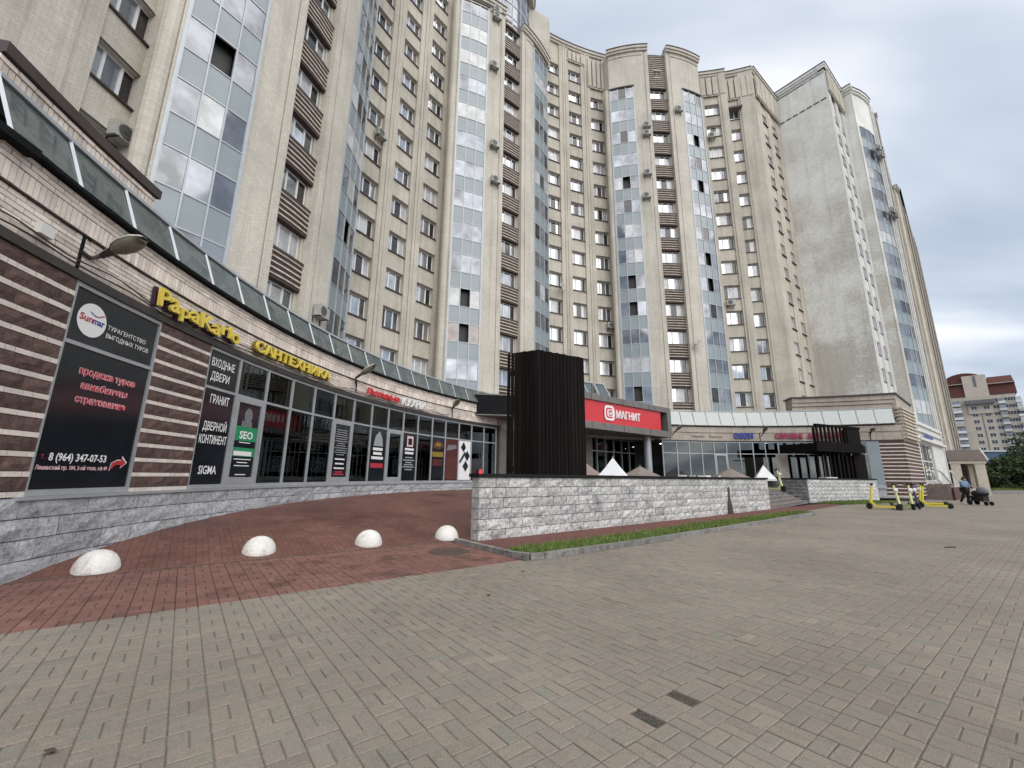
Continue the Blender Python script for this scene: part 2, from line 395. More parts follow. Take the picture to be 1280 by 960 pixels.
# ------------------------------------------------------------------ helpers
WL = {}
def tag(o, label=None, cat=None, group=None, kind=None):
    if label: o['label'] = label
    if cat: o['category'] = cat
    if group: o['group'] = group
    if kind: o['kind'] = kind
    return o
def thing(name, label, cat, loc, group=None, rz=0):
    o = bpy.data.objects.new(name, None); C.objects.link(o)
    o.location = loc; o.rotation_euler = (0, 0, rz); o.empty_display_size = .3
    WL[o.name] = Vector(loc)
    return tag(o, label, cat, group)
def M_(m): return MATS[m] if isinstance(m, str) else m
class MB:
    def __init__(s): s.v = []; s.f = []; s.uv = []; s.mi = []; s.r = []; s.cur = .5
    def face(s, pts, uv=None, mi=0):
        n = len(s.v); s.v += [tuple(p) for p in pts]; s.f.append(tuple(range(n, n + len(pts))))
        if uv is None:
            a, b, d = Vector(pts[0]), Vector(pts[1]), Vector(pts[-1])
            lu, lv = (b - a).length, (d - a).length
            uv = [(0, 0), (lu, 0), (lu, lv), (0, lv)][:len(pts)] if len(pts) <= 4 else [(p[0], p[1]) for p in pts]
        s.uv.append(uv); s.mi.append(mi); s.r.append(s.cur)
    def hexa(s, p, mi=0, uo=(0, 0)):
        """p: bottom 4 then top 4, ccw seen from above"""
        for q in ((0, 1, 5, 4), (1, 2, 6, 5), (2, 3, 7, 6), (3, 0, 4, 7), (4, 5, 6, 7), (3, 2, 1, 0)):
            P = [p[i] for i in q]; lu = (Vector(P[1]) - Vector(P[0])).length; z0 = P[0][2]; z1 = P[2][2]
            if abs(z1 - z0) > 1e-4: uv = [(uo[0], P[0][2]), (uo[0] + lu, P[1][2]), (uo[0] + lu, P[2][2]), (uo[0], P[3][2])]
            else: uv = [(x[0], x[1]) for x in P]
            s.face(P, uv, mi)
    def box(s, x0, x1, y0, y1, z0, z1, F=None, mi=0):
        P = [(x0, y0, z0), (x1, y0, z0), (x1, y1, z0), (x0, y1, z0), (x0, y0, z1), (x1, y0, z1), (x1, y1, z1), (x0, y1, z1)]
        if F is not None: P = [F @ Vector(q) for q in P]
        s.hexa(P, mi, (x0, 0))
    def slab(s, P, s0, s1, y0, y1, z0, z1, n=1, mi=0):
        """piece of a wall that follows the plan curve P(s, y)"""
        if z1 <= z0: return
        ss = [s0 + (s1 - s0) * i / n for i in range(n + 1)]
        a = [P(q, y0) for q in ss]; b = [P(q, y1) for q in ss]
        for i in range(n):
            u0, u1 = ss[i], ss[i + 1]
            s.face([(*a[i], z0), (*a[i + 1], z0), (*a[i + 1], z1), (*a[i], z1)], [(u0, z0), (u1, z0), (u1, z1), (u0, z1)], mi)
            s.face([(*b[i + 1], z0), (*b[i], z0), (*b[i], z1), (*b[i + 1], z1)], [(u1, z0), (u0, z0), (u0, z1), (u1, z1)], mi)
            s.face([(*a[i], z1), (*a[i + 1], z1), (*b[i + 1], z1), (*b[i], z1)], [(u0, 0), (u1, 0), (u1, y1 - y0), (u0, y1 - y0)], mi)
            s.face([(*a[i + 1], z0), (*a[i], z0), (*b[i], z0), (*b[i + 1], z0)], [(u0, 0), (u1, 0), (u1, y1 - y0), (u0, y1 - y0)], mi)
        w = y1 - y0
        s.face([(*b[0], z0), (*a[0], z0), (*a[0], z1), (*b[0], z1)], [(0, z0), (w, z0), (w, z1), (0, z1)], mi)
        s.face([(*a[-1], z0), (*b[-1], z0), (*b[-1], z1), (*a[-1], z1)], [(0, z0), (w, z0), (w, z1), (0, z1)], mi)
    def prism(s, poly, z0, z1, mi=0):
        n = len(poly)
        for i in range(n):
            a, b = poly[i], poly[(i + 1) % n]; lu = math.hypot(b[0] - a[0], b[1] - a[1])
            s.face([(*a, z0), (*b, z0), (*b, z1), (*a, z1)], [(0, z0), (lu, z0), (lu, z1), (0, z1)], mi)
        s.face([(*p, z1) for p in poly], [tuple(p) for p in poly], mi)
        s.face([(*p, z0) for p in reversed(poly)], [tuple(p) for p in reversed(poly)], mi)
    def tube(s, path, r, n=8, mi=0, F=None):
        path = [Vector(p) if F is None else F @ Vector(p) for p in path]
        rs = r if isinstance(r, (list, tuple)) else [r] * len(path)
        rings = []; up = None
        for i, p in enumerate(path):
            d = (path[min(i + 1, len(path) - 1)] - path[max(i - 1, 0)]).normalized()
            if up is None: up = Vector((0, 0, 1)) if abs(d.z) < .9 else Vector((1, 0, 0))
            x = d.cross(up).normalized(); y = x.cross(d).normalized(); up = y
            rings.append([p + (x * math.cos(2 * PI * k / n) + y * math.sin(2 * PI * k / n)) * rs[i] for k in range(n)])
        for i in range(len(path) - 1):
            for k in range(n):
                s.face([rings[i][k], rings[i + 1][k], rings[i + 1][(k + 1) % n], rings[i][(k + 1) % n]], None, mi)
        s.face(rings[0], [(0, 0)] * n, mi); s.face(list(reversed(rings[-1])), [(0, 0)] * n, mi)
    def lathe(s, prof, c=(0, 0, 0), n=16, mi=0, F=None):
        c = Vector(c); rg = []
        for r, z in prof:
            R = [c + Vector((r * math.cos(2 * PI * k / n), r * math.sin(2 * PI * k / n), z)) for k in range(n)]
            rg.append([F @ q for q in R] if F is not None else R)
        for i in range(len(prof) - 1):
            for k in range(n):
                s.face([rg[i][k], rg[i][(k + 1) % n], rg[i + 1][(k + 1) % n], rg[i + 1][k]], None, mi)
        s.face(list(reversed(rg[0])), [(0, 0)] * n, mi); s.face(rg[-1], [(0, 0)] * n, mi)
    def ell(s, c, rx, ry, rz, n=12, m=8, F=None, mi=0):
        pts = []
        for j in range(m + 1):
            a = -PI / 2 + PI * j / m
            pts.append([Vector((c[0] + rx * math.cos(a) * math.cos(2 * PI * k / n), c[1] + ry * math.cos(a) * math.sin(2 * PI * k / n), c[2] + rz * math.sin(a))) for k in range(n)])
        if F is not None: pts = [[F @ q for q in r] for r in pts]
        for j in range(m):
            for k in range(n):
                s.face([pts[j][k], pts[j][(k + 1) % n], pts[j + 1][(k + 1) % n], pts[j + 1][k]], None, mi)
    def mesh(s, name, mats, origin=(0, 0, 0), smooth=False, weld=False):
        me = bpy.data.meshes.new(name)
        o = Vector(origin)
        me.from_pydata([(p[0] - o.x, p[1] - o.y, p[2] - o.z) for p in s.v], [], s.f)
        ul = me.uv_layers.new(name='UVMap')
        ul.data.foreach_set('uv', np.array([c for u in s.uv for c in u], dtype=np.float32).ravel())
        if len(set(s.r)) > 1 or s.r and s.r[0] != .5:
            at = me.attributes.new('rnd', 'FLOAT', 'FACE'); at.data.foreach_set('value', np.array(s.r, dtype=np.float32))
        for m in (mats if isinstance(mats, (list, tuple)) else [mats]): me.materials.append(M_(m))
        if any(s.mi): me.polygons.foreach_set('material_index', s.mi)
        if weld:
            import bmesh
            bm = bmesh.new(); bm.from_mesh(me); bmesh.ops.remove_doubles(bm, verts=bm.verts, dist=1e-4); bm.to_mesh(me); bm.free()
        if smooth: me.polygons.foreach_set('use_smooth', [True] * len(me.polygons))
        me.update()
        return me
    def build(s, name, mats, parent=None, origin=None, smooth=False, weld=False):
        """world-space mesh linked as one object, a child of parent when given"""
        pw = WL[parent.name] if parent else Vector((0, 0, 0))
        og = Vector(origin) if origin is not None else pw
        o = bpy.data.objects.new(name, s.mesh(name, mats, og, smooth, weld or smooth)); C.objects.link(o)
        o.location = og - pw
        if parent: o.parent = parent
        WL[o.name] = og
        return o
def inst(name, me, parent, loc, rz=0, sub=False, scale=None):
    """object sharing mesh data; sub: loc is in the parent's own frame"""
    o = bpy.data.objects.new(name, me); C.objects.link(o)
    if parent: o.parent = parent
    o.location = Vector(loc) if sub or not parent else Vector(loc) - WL[parent.name]
    o.rotation_euler = (0, 0, rz)
    if scale: o.scale = scale
    if not sub: WL[o.name] = Vector(loc)
    return o
def FR(x, y, z=0, rz=0): return Matrix.Translation((x, y, z)) @ Matrix.Rotation(rz, 4, 'Z')
def text_mb(txt, size, extrude=.01, bold=0, mb=None, place=None, mi=0, align='LEFT', res=2, squeeze=1, shear=0):
    """glyph outlines as mesh; place maps (x, y, depth) to a world point"""
    cu = bpy.data.curves.new('t', 'FONT'); cu.body = txt; cu.size = size; cu.extrude = extrude; cu.offset = bold
    cu.align_x = align; cu.resolution_u = res; cu.shear = shear
    ob = bpy.data.objects.new('t', cu); C.objects.link(ob)
    dg = bpy.context.evaluated_depsgraph_get(); dg.update()
    me = bpy.data.meshes.new_from_object(ob.evaluated_get(dg))
    mb = mb or MB()
    vs_ = [v.co.copy() for v in me.vertices]
    w = max((v.x for v in vs_), default=0) - min((v.x for v in vs_), default=0)
    n0 = len(mb.v)
    for v in vs_: mb.v.append(tuple(place(v.x * squeeze, v.y, v.z)))
    for p in me.polygons:
        mb.f.append(tuple(n0 + i for i in p.vertices)); mb.uv.append([(0, 0)] * len(p.vertices)); mb.mi.append(mi); mb.r.append(.5)
    bpy.data.objects.remove(ob); bpy.data.curves.remove(cu); bpy.data.meshes.remove(me)
    return mb, w * squeeze
def text_width(txt, size, bold=0):
    mb, w = text_mb(txt, size, 0, bold, place=lambda x, y, z: (x, y, z)); return w

# ------------------------------------------------------------------ plan of the place
O = Vector((17.3, 9.35))                       # centre of the curved block and of its shops
E1 = Vector((math.sin(rad(52.5)), math.cos(rad(52.5)))); E2 = Vector((-E1.y, E1.x))
def uv2(u, v): return (E1.x * u + E2.x * v, E1.y * u + E2.y * v)
def polar(R):
    """plan curve: s in metres to the right from theta = 180 deg, y into the wall"""
    def P(s, y):
        t = PI - s / R
        return (O.x + (R + y) * math.cos(t), O.y + (R + y) * math.sin(t))
    return P
def th(t, R): return rad(180 - t) * R
def frame(P, s, y=0, z=0):
    a = P(s - .01, 0); b = P(s + .01, 0); p = P(s, y)
    return (p[0], p[1], z), math.atan2(b[1] - a[1], b[0] - a[0])
LOBE_T = (164.47, 128.33, 93.26)
def lobe(tc, C0=29.6, R=13.81, sag=1.463):
    t = rad(tc); nv = Vector((-math.cos(t), -math.sin(t))); tv = Vector((math.sin(t), -math.cos(t)))
    cc = O - nv * C0 + nv * (sag - R)
    def P(s, y):
        a = s / R; d = nv * math.cos(a) + tv * math.sin(a)
        q = cc + d * (R - y); return (q.x, q.y)
    return P
def line(p, q):
    d = Vector(q) - Vector(p); ln = d.length; d /= ln; n = Vector((-d.y, d.x))
    def P(s, y): r = Vector(p) + d * s + n * y; return (r.x, r.y)
    P.len = ln
    return P

# ------------------------------------------------------------------ ground
def ramp_z(u, v): return 0 if v < 8.68 else .75 * (1 - math.exp(-(v - 8.68) / 3.6))
g = MB(); g.face([(-2500, -2500, -.12), (2500, -2500, -.12), (2500, 2500, -.12), (-2500, 2500, -.12)])
tag(g.build('ground', 'asphalt'), kind='structure')
kerb_v = lambda u: 6.0 + max(0, u - 8) * .052 - max(0, 5.5 - u) * .02
def sheet(poly, z): m = MB(); m.face([(*uv2(*p), z) for p in poly], [p for p in poly]); return m
PZ = -.007
plaza = sheet([(-60, -60), (140, -60), (140, 60), (45, 60), (45, 8.3), (21.6, 8.3), (21.6, 6.75), (14, kerb_v(14)), (8, 6.06), (4.95, 6.06), (-60, 6.06)], PZ).build('plaza', 'plaza_sheet')
tag(plaza, kind='structure')
redw = sheet([(-14, 6.06), (5.0, 6.06), (5.0, 8.68), (-14, 8.68)], PZ + .001).build('red_walkway', 'red_sheet')
tag(redw, kind='structure')
strip = sheet([(5.0, 6.9), (8, 7.0), (12, 7.3), (16, 7.5), (22, 7.62), (31, 8.3), (31, 9.3), (5.0, 9.3)], .002).build('red_path', 'terrace_sheet')
tag(strip, kind='structure')
WL['plaza'] = WL['red_walkway'] = Vector((0, 0, 0))

def paver_cells(inside, umin, umax, vmin, vmax, rmax, seed):
    """basket-weave: two pavers per square cell, turned from cell to cell"""
    rs = np.random.RandomState(seed); out = []
    for i in range(int(umin // MOD), int(umax // MOD) + 1):
        for j in range(int(vmin // MOD), int(vmax // MOD) + 1):
            u, v = i * MOD + OU, j * MOD + OV; cx, cy = uv2(u + MOD / 2, v + MOD / 2)
            r = math.hypot(cx, cy)
            if r > rmax or cy < .35 or abs(cx) > cy * 1.42 + 1.2: continue
            if not inside(u + MOD / 2, v + MOD / 2): continue
            h = MOD / 2
            rects = ((u, v, u + h, v + MOD), (u + h, v, u + MOD, v + MOD)) if (i + j) % 2 else ((u, v, u + MOD, v + h), (u, v + h, u + MOD, v + MOD))
            for q in rects: out.append((r, q))
    out.sort(key=lambda a: a[0])
    return out
def lay_pavers(cells, parent, name, mat, seed, worn=()):
    rs = random.Random(seed)
    gone = {min((c_[1] for c_ in cells), key=lambda q: (q[0] + q[2] - 2 * wu) ** 2 + (q[1] + q[3] - 2 * wv) ** 2) for wu, wv in worn}
    def geo(mb, q):
        u0, v0, u1, v1 = q; g_ = .0025 + rs.random() * .002; u0 += g_; v0 += g_; u1 -= g_; v1 -= g_
        z = rs.gauss(0, .0016); c = .005; tx, ty = rs.gauss(0, .006), rs.gauss(0, .006)
        mb.cur = min(1, max(0, rs.gauss(.5, .2)))
        cu, cv = (u0 + u1) / 2, (v0 + v1) / 2
        if q in gone: return
        Z = lambda a, b: z + (a - cu) * tx + (b - cv) * ty
        T = [(u0 + c, v0 + c), (u1 - c, v0 + c), (u1 - c, v1 - c), (u0 + c, v1 - c)]; Bt = [(u0, v0), (u1, v0), (u1, v1), (u0, v1)]
        top = [(*uv2(a, b), Z(a, b)) for a, b in T]; bot = [(*uv2(a, b), Z(a, b) - .004) for a, b in Bt]
        base = [(*uv2(a, b), PZ - .01) for a, b in Bt]
        mb.face(top)
        for k in range(4):
            l = (k + 1) % 4
            mb.face([bot[k], bot[l], top[l], top[k]]); mb.face([base[k], base[l], bot[l], bot[k]])
    for q in gone:
        mb = MB(); mu, mv, hu, hv = (q[0] + q[2]) / 2, (q[1] + q[3]) / 2, (q[2] - q[0]) / 2, (q[3] - q[1]) / 2
        for _ in range(260):
            a, b = mu + hu * rs.uniform(-.97, .97), mv + hv * rs.uniform(-.95, .95); e_ = rs.uniform(.003, .008); x_, y_ = uv2(a, b); an = rs.random() * 6.3
            P_ = [(x_ + e_ * math.cos(an + k_ * 2.1), y_ + e_ * math.sin(an + k_ * 2.1), PZ + .001) for k_ in range(3)]; tp = (x_, y_, PZ + e_ * .9)
            for k_ in range(3): mb.face([P_[k_], P_[(k_ + 1) % 3], tp])
        mb.face([(*uv2(mu + hu * cu_, mv + hv * cv_), PZ + .0008) for cu_, cv_ in ((-.95, -.8), (-.3, -.97), (.8, -.9), (.97, .1), (.7, .95), (-.2, .85), (-.9, .95))], [(0, 0)] * 7)
        mb.build('gravel', 'gravel', parent)['kind'] = 'stuff'
    for r, q in cells[:292]:
        mb = MB(); geo(mb, q)
        if mb.v: mb.build(name, mat, parent, origin=(*uv2((q[0] + q[2]) / 2, (q[1] + q[3]) / 2), 0))
    mb = MB()
    for r, q in cells[292:]: geo(mb, q)
    if mb.v:
        o = mb.build(name, mat, parent); o['kind'] = 'stuff'
def in_plaza(u, v):
    if u < 4.95: return v < 6.06
    return v < kerb_v(u) - .05 if u < 21.6 else v < 8.2
lay_pavers(paver_cells(in_plaza, -14, 26, -26, 8.2, 22.5, 1), plaza, 'paver', 'grey_paver', 3,
           worn=((2.44, 1.88), (2.92, 1.89)))
lay_pavers(paver_cells(lambda u, v: 6.06 < v < 8.64 and u < 4.98, -9, 5, 6.0, 8.8, 13, 2), redw, 'paver', 'red_paver', 5)
# wet red ramp that rises to the shop fronts and the terrace behind the wall
g = MB(); us = [-16 + i * .9 for i in range(44)]; vv = [8.68 + .02 + i * i * .045 for i in range(29)]
for i in range(len(us) - 1):
    for j in range(len(vv) - 1):
        p = [(us[i], vv[j]), (us[i + 1], vv[j]), (us[i + 1], vv[j + 1]), (us[i], vv[j + 1])]
        if us[i] > 22 and vv[j] < 10.8: continue
        g.face([(*uv2(*q), (.75 if us[i] > 22 else ramp_z(*q))) for q in p], [q for q in p])
tag(g.build('ramp', 'ramp_sheet', weld=True), kind='structure')
g = MB()   # flush dark edge stone between walkway and ramp
for i in range(14):
    u = -8 + i
    g.box(u + .01, u + .985, 8.66, 8.74, -.05, .012, Matrix(((E1.x, E2.x, 0, 0), (E1.y, E2.y, 0, 0), (0, 0, 1, 0), (0, 0, 0, 1))))
tag(g.build('edging', 'dark_block'), kind='structure')
UV = Matrix(((E1.x, E2.x, 0, 0), (E1.y, E2.y, 0, 0), (0, 0, 1, 0), (0, 0, 0, 1)))
# grass strip with its kerb
poly_in = [(5.15, 6.13)] + [(u, kerb_v(u) + .12) for u in range(6, 22)] + [(21.9, 7.2), (21.3, 7.55)] + [(16, 7.48), (12, 7.27), (8, 6.97), (5.3, 6.86)]
g = MB(); g.face([(*uv2(*p), .05) for p in poly_in], [p for p in poly_in])
bed = tag(g.build('planting_bed', 'soil'), kind='structure')
def kerb_run(pts, parent):
    for a, b in zip(pts, pts[1:]):
        P = line(uv2(*a), uv2(*b)); n = max(1, round(P.len))
        for k in range(n):
            mb = MB(); s0 = P.len * k / n + .006; s1 = P.len * (k + 1) / n - .006
            mb.slab(P, s0, s1, -.055, .055, -.08, .095 + random.uniform(-.004, .004))
            mb.build('kerb_stone', 'kerb_stone', parent, origin=(*P((s0 + s1) / 2, 0), 0))
WL['planting_bed'] = Vector((0, 0, 0))
kerb_run([(4.98, 8.45), (5.02, 6.45), (5.14, 6.12), (5.4, 6.04), (8, 6.05), (12, kerb_v(12) + .02), (16, kerb_v(16) + .02), (21, kerb_v(21) + .04), (21.7, 6.95), (21.9, 7.4)], bed)
rs = np.random.RandomState(4); g = MB()
def in_bed(u, v):
    if not 5.2 < u < 21.7: return False
    top = 6.86 + (u - 5.3) * .041 if u < 12 else 7.27 + (u - 12) * .035
    return kerb_v(u) + .11 < v < min(top, 7.52) + .04 * math.sin(u * 9)
for k in range(24000):
    u = 5.2 + 16.5 * rs.rand() ** 1.35; v = 6 + 1.7 * rs.rand()
    if not in_bed(u, v): continue
    x, y = uv2(u, v); h = .035 + .07 * rs.rand() * (1 if rs.rand() < .9 else 1.8); a = rs.rand() * PI * 2; w = .006 + .006 * rs.rand()
    bx, by = math.cos(a) * w, math.sin(a) * w; lx, ly = rs.normal(0, .035), rs.normal(0, .035)
    g.cur = float(rs.rand()); g.face([(x - bx, y - by, .048), (x + bx, y + by, .048), (x + lx, y + ly, .05 + h)], [(0, 0), (1, 0), (0, 1)])
tag(g.build('grass', 'grass_blade'), kind='stuff')
# ------------------------------------------------------------------ curved apartment tower
SZ = lambda k: 8.25 + 2.8 * k
tower = thing('apartment_tower', 'tall beige brick apartment tower curving round the square with bulging glazed bays', 'apartment building', (15, 42, 0))
rw = random.Random(21)
def window_mesh(w, h, name='window', sash='white_pvc'):
    """frame with two posts, in the opening's own frame: x right, y into the wall"""
    mb = MB(); t = .065
    mb.box(-w / 2, w / 2, 0, .07, 0, t); mb.box(-w / 2, w / 2, 0, .07, h - t, h)
    mb.box(-w / 2, -w / 2 + t, .002, .072, t, h - t); mb.box(w / 2 - t, w / 2, .002, .072, t, h - t)
    for x in (-w * .19, w * .19): mb.box(x - .045, x + .045, -.006, .076, t, h - t)
    return mb.mesh(name, sash)
def panes_mesh(w, h, mats):
    mb = MB(); t = .065; xs = (-w / 2 + t, -w * .19 - .045, -w * .19 + .045, w * .19 - .045, w * .19 + .045, w / 2 - t)
    for i in range(3):
        mb.box(xs[2 * i], xs[2 * i + 1], .03, .045, t, h - t, None, i)
    return mb.mesh('pane', mats)
PV = [('pane_bright', 'pane_bright', 'pane_grey'), ('pane_bright', 'pane_curtain', 'pane_dark'), ('pane_curtain', 'pane_bright', 'pane_grey'), ('pane_bright', 'pane_bright', 'pane_dark'),
      ('pane_curtain', 'pane_curtain', 'pane_curtain'), ('pane_grey', 'pane_dark', 'pane_bright'), ('pane_dark', 'pane_grey', 'pane_grey'), ('pane_bright', 'pane_dark', 'pane_curtain'), ('pane_beige', 'pane_grey', 'pane_beige')]
WN = 1.58
win_me = window_mesh(WN, 1.4); pane_me = [panes_mesh(WN, 1.4, v) for v in PV]
teal_me = panes_mesh(WN, 1.4, ('pane_teal', 'pane_curtain', 'pane_teal'))
sb = MB(); sb.box(-WN / 2 - .07, WN / 2 + .07, -.30, .0, -.075, -.003); sill_me = sb.mesh('sill', 'brown_metal')
sb = MB(); sb.box(-WN / 2 - .03, WN / 2 + .03, -.225, .0, 1.402, 1.475); head_shade_me = sb.mesh('dark_head_strip', 'dark_trim')  # dark strip standing in for the reveal's shadow above each window
WW = 1.72
wwin_me = window_mesh(WW, 1.36); wpane_me = [panes_mesh(WW, 1.36, v) for v in PV]
def place_window(parent, P, s, z, y=.2, wm=None, pm=None, sill=True, teal=False):
    p, a = frame(P, s, y, z)
    w = inst('window', wm or win_me, parent, p, a)
    me = teal_me if teal else rw.choices(pm or pane_me, (6, 4, 4, 5, 3, 2, 1.2, 3, 1) if not pm or len({p_.name for p_ in pm}) > 3 else (9, 6, .1, .1, .1, .1, .1, .1, .1))[0]
    inst('pane', me, w, (0, 0, 0), sub=True)
    if sill:
        inst('sill', sill_me, w, (0, 0, 0), sub=True); inst('dark_head_strip', head_shade_me, w, (0, 0, 0), sub=True)
    return w
def recess(parent, P, s0, s1, cols, ks, z0, z1, mat='recess_brick', teal=None, rib=True, skip_top=(), pm=None):
    """bay of window columns between tall brick piers"""
    xs = sorted(cols); hw = WN / 2
    edges = [s0] + [e_ for c in xs for e_ in (c - hw, c + hw)] + [s1]
    mb = MB()
    for a, b in zip(edges[::2], edges[1::2]):
        if b - a < .02: continue
        n = 2 if b - a > 1 else 1
        if b - a > .7:
            m_ = (a + b) / 2
            mb.slab(P, a, m_ - .17, -.13, .35, z0, z1, 1); mb.slab(P, m_ - .17, m_ - .12, -.07, .35, z0, z1 - .01)
            mb.slab(P, m_ - .12, m_ + .12, -.15, .35, z0, z1, 1); mb.slab(P, m_ + .12, m_ + .17, -.07, .35, z0, z1 - .01); mb.slab(P, m_ + .17, b, -.13, .35, z0, z1, 1)
        else: mb.slab(P, a, b, -.13, .35, z0, z1, n)
    for c in xs:
        kk = [k for k in ks if (c, k) not in skip_top]
        zt = z0
        for k in kk:
            mb.slab(P, c - hw, c + hw, 0, .4, zt, SZ(k)); zt = SZ(k) + 1.4
        mb.slab(P, c - hw, c + hw, 0, .4, zt, z1)
        for k in kk: place_window(parent, P, c, SZ(k), teal=teal == (c, k), pm=pm)
    mb.build('wall', mat, parent)
def cornice(parent, P, s0, s1, z, n=8, out=.28, mat='tower_brick'):
    mb = MB()
    mb.slab(P, s0, s1, -out, .5, z - .32, z, n); mb.slab(P, s0, s1, -out * .6, .5, z - .6, z - .323, n)
    mb.build('cornice', mat, parent)
    mb = MB(); mb.slab(P, s0, s1, -out - .06, .55, z + .002, z + .09, n); mb.build('coping', 'dark_trim', parent)
def ribs(parent, P, s0, s1, z0, z1, n):
    mb = MB(); w = (s1 - s0) / n
    for i in range(n): mb.slab(P, s0 + i * w + .07, s0 + (i + 1) * w - .07, -.27, -.1, z0, z1)
    mb.build('rib_panel', 'recess_brick', parent)
    mb = MB(); mb.slab(P, s0 - .05, s1 + .05, -.2, -.1, z0 - .16, z0 - .003, 6); mb.build('moulding', 'recess_brick', parent)

# strip glazing of the bulging bays
GW = .80
def flat(name, w, h, mat, y=.0): mb = MB(); mb.box(-w / 2, w / 2, y, y + .03, 0, h); return mb.mesh(name, mat)
gp = {k: flat('glazing_pane', GW, 1.47, k) for k in ('pane_sky', 'pane_grey', 'pane_curtain', 'pane_beige', 'pane_dark')}
mb = MB(); mb.box(-GW / 2, GW / 2, .35, .38, 0, 1.47); gp['pane_open'] = mb.mesh('glazing_pane', 'pane_open')
panel_me = flat('panel', GW, 1.33, 'panel_blue', .002)
def strip_col(k, i, seed):
    r = random.Random(seed * 131 + k * 7 + i)
    row = random.Random(seed * 977 + k).random()
    if i == 1 and r.random() < .33: return 'pane_open' if r.random() < .6 else 'pane_dark'
    if row < .13: return 'pane_curtain'
    if row < .16: return 'pane_grey'
    return r.choices(('pane_sky', 'pane_grey', 'pane_curtain', 'pane_dark'), (5, 5, .5, .7))[0]
def strip(parent, P, side, ks, zb, zt, seed, sa=2.78, sbb=5.29, over=None):
    lo, hi = (sa, sbb) if side > 0 else (-sbb, -sa)
    w = (hi - lo - .10) / 3
    fr = MB()
    for j in range(4):
        s = lo + .05 + j * w; fr.slab(P, s - .028, s + .028, -.035, .07, zb, zt)
    for k in ks:
        for z in (SZ(k), SZ(k) + 1.47): fr.slab(P, lo + .05, hi - .05, -.022, .06, z - .025, z + .025, 3)
    fr.build('glazing_frame', 'pale_alu', parent)
    for k in ks:
        for i in range(3):
            s = lo + .05 + (i + .5) * w
            p, a = frame(P, s, .012, SZ(k))
            c = (over or {}).get((k, i)) or strip_col(k, i, seed)
            inst('glazing_pane', gp[c], parent, p, a)
            p, a = frame(P, s, .012, SZ(k) + 1.47)
            if SZ(k) + 1.47 + 1.33 <= zt + .1: inst('panel', panel_me, parent, p, a)
            if k == ks[0]:
                p, a = frame(P, s, .012, SZ(k) - 1.33); inst('panel', panel_me, parent, p, a)
    lp = MB(); lp.slab(P, lo + .05, hi - .05, .01, .05, zb, SZ(ks[0]) - 1.345, 3); lp.build('panel', 'panel_blue', parent)
    bk = MB(); bk.slab(P, lo + .02, hi - .02, .45, .5, zb, zt, 4); bk.build('backing_wall', 'pane_open', parent)
    ed = MB()      # pale metal edge towards the brick
    for s in (lo, hi): ed.slab(P, s - .05, s + .05, -.045, .1, zb, zt)
    ed.build('edge_trim', 'pale_alu', parent)
def wcol(parent, P, ks, zb, ztop):
    """recessed column of windows between dark ribbed spandrels"""
    hw = 1.03
    for k in ks: place_window(parent, P, 0, SZ(k), y=.62, wm=wwin_me, pm=wpane_me, sill=False)
    zs = [(zb, SZ(ks[0]))] + [(SZ(a) + 1.36, SZ(b)) for a, b in zip(ks, ks[1:])] + [(SZ(ks[-1]) + 1.36, ztop)]
    for z0, z1 in zs:
        if z1 - z0 < .1: continue
        mb = MB(); n = max(2, round((z1 - z0 - .14) / .26)); hh = (z1 - z0 - .14) / n
        mb.slab(P, -hw + .01, hw - .01, .36, .9, z0, z1 - .14, 2)
        for i in range(n): mb.slab(P, -hw + .01, hw - .01, .32, .4, z0 + i * hh + .02, z0 + (i + 1) * hh - .06, 2)
        sp_ = mb.build('spandrel', 'brown_rib', parent)
        mb = MB()
        for i in range(n): mb.slab(P, -hw + .012, hw - .012, .29, .39, z0 + (i + 1) * hh - .078, z0 + (i + 1) * hh - .004, 2)
        mb.build('rib', 'pale_rib', sp_)
        mb = MB(); mb.slab(P, -hw + .005, hw - .005, .26, .6, z1 - .137, z1 - .003, 2); mb.build('ledge', 'brown_metal', sp_)
    mb = MB()
    for s in (-hw - .002, hw + .002 - .1): mb.slab(P, s, s + .1, .5, .95, zb, ztop)
    for s in (-hw + .09, hw - .19): mb.slab(P, s, s + .1, .64, .95, zb, ztop)
    mb.build('reveal', 'tower_brick', parent)
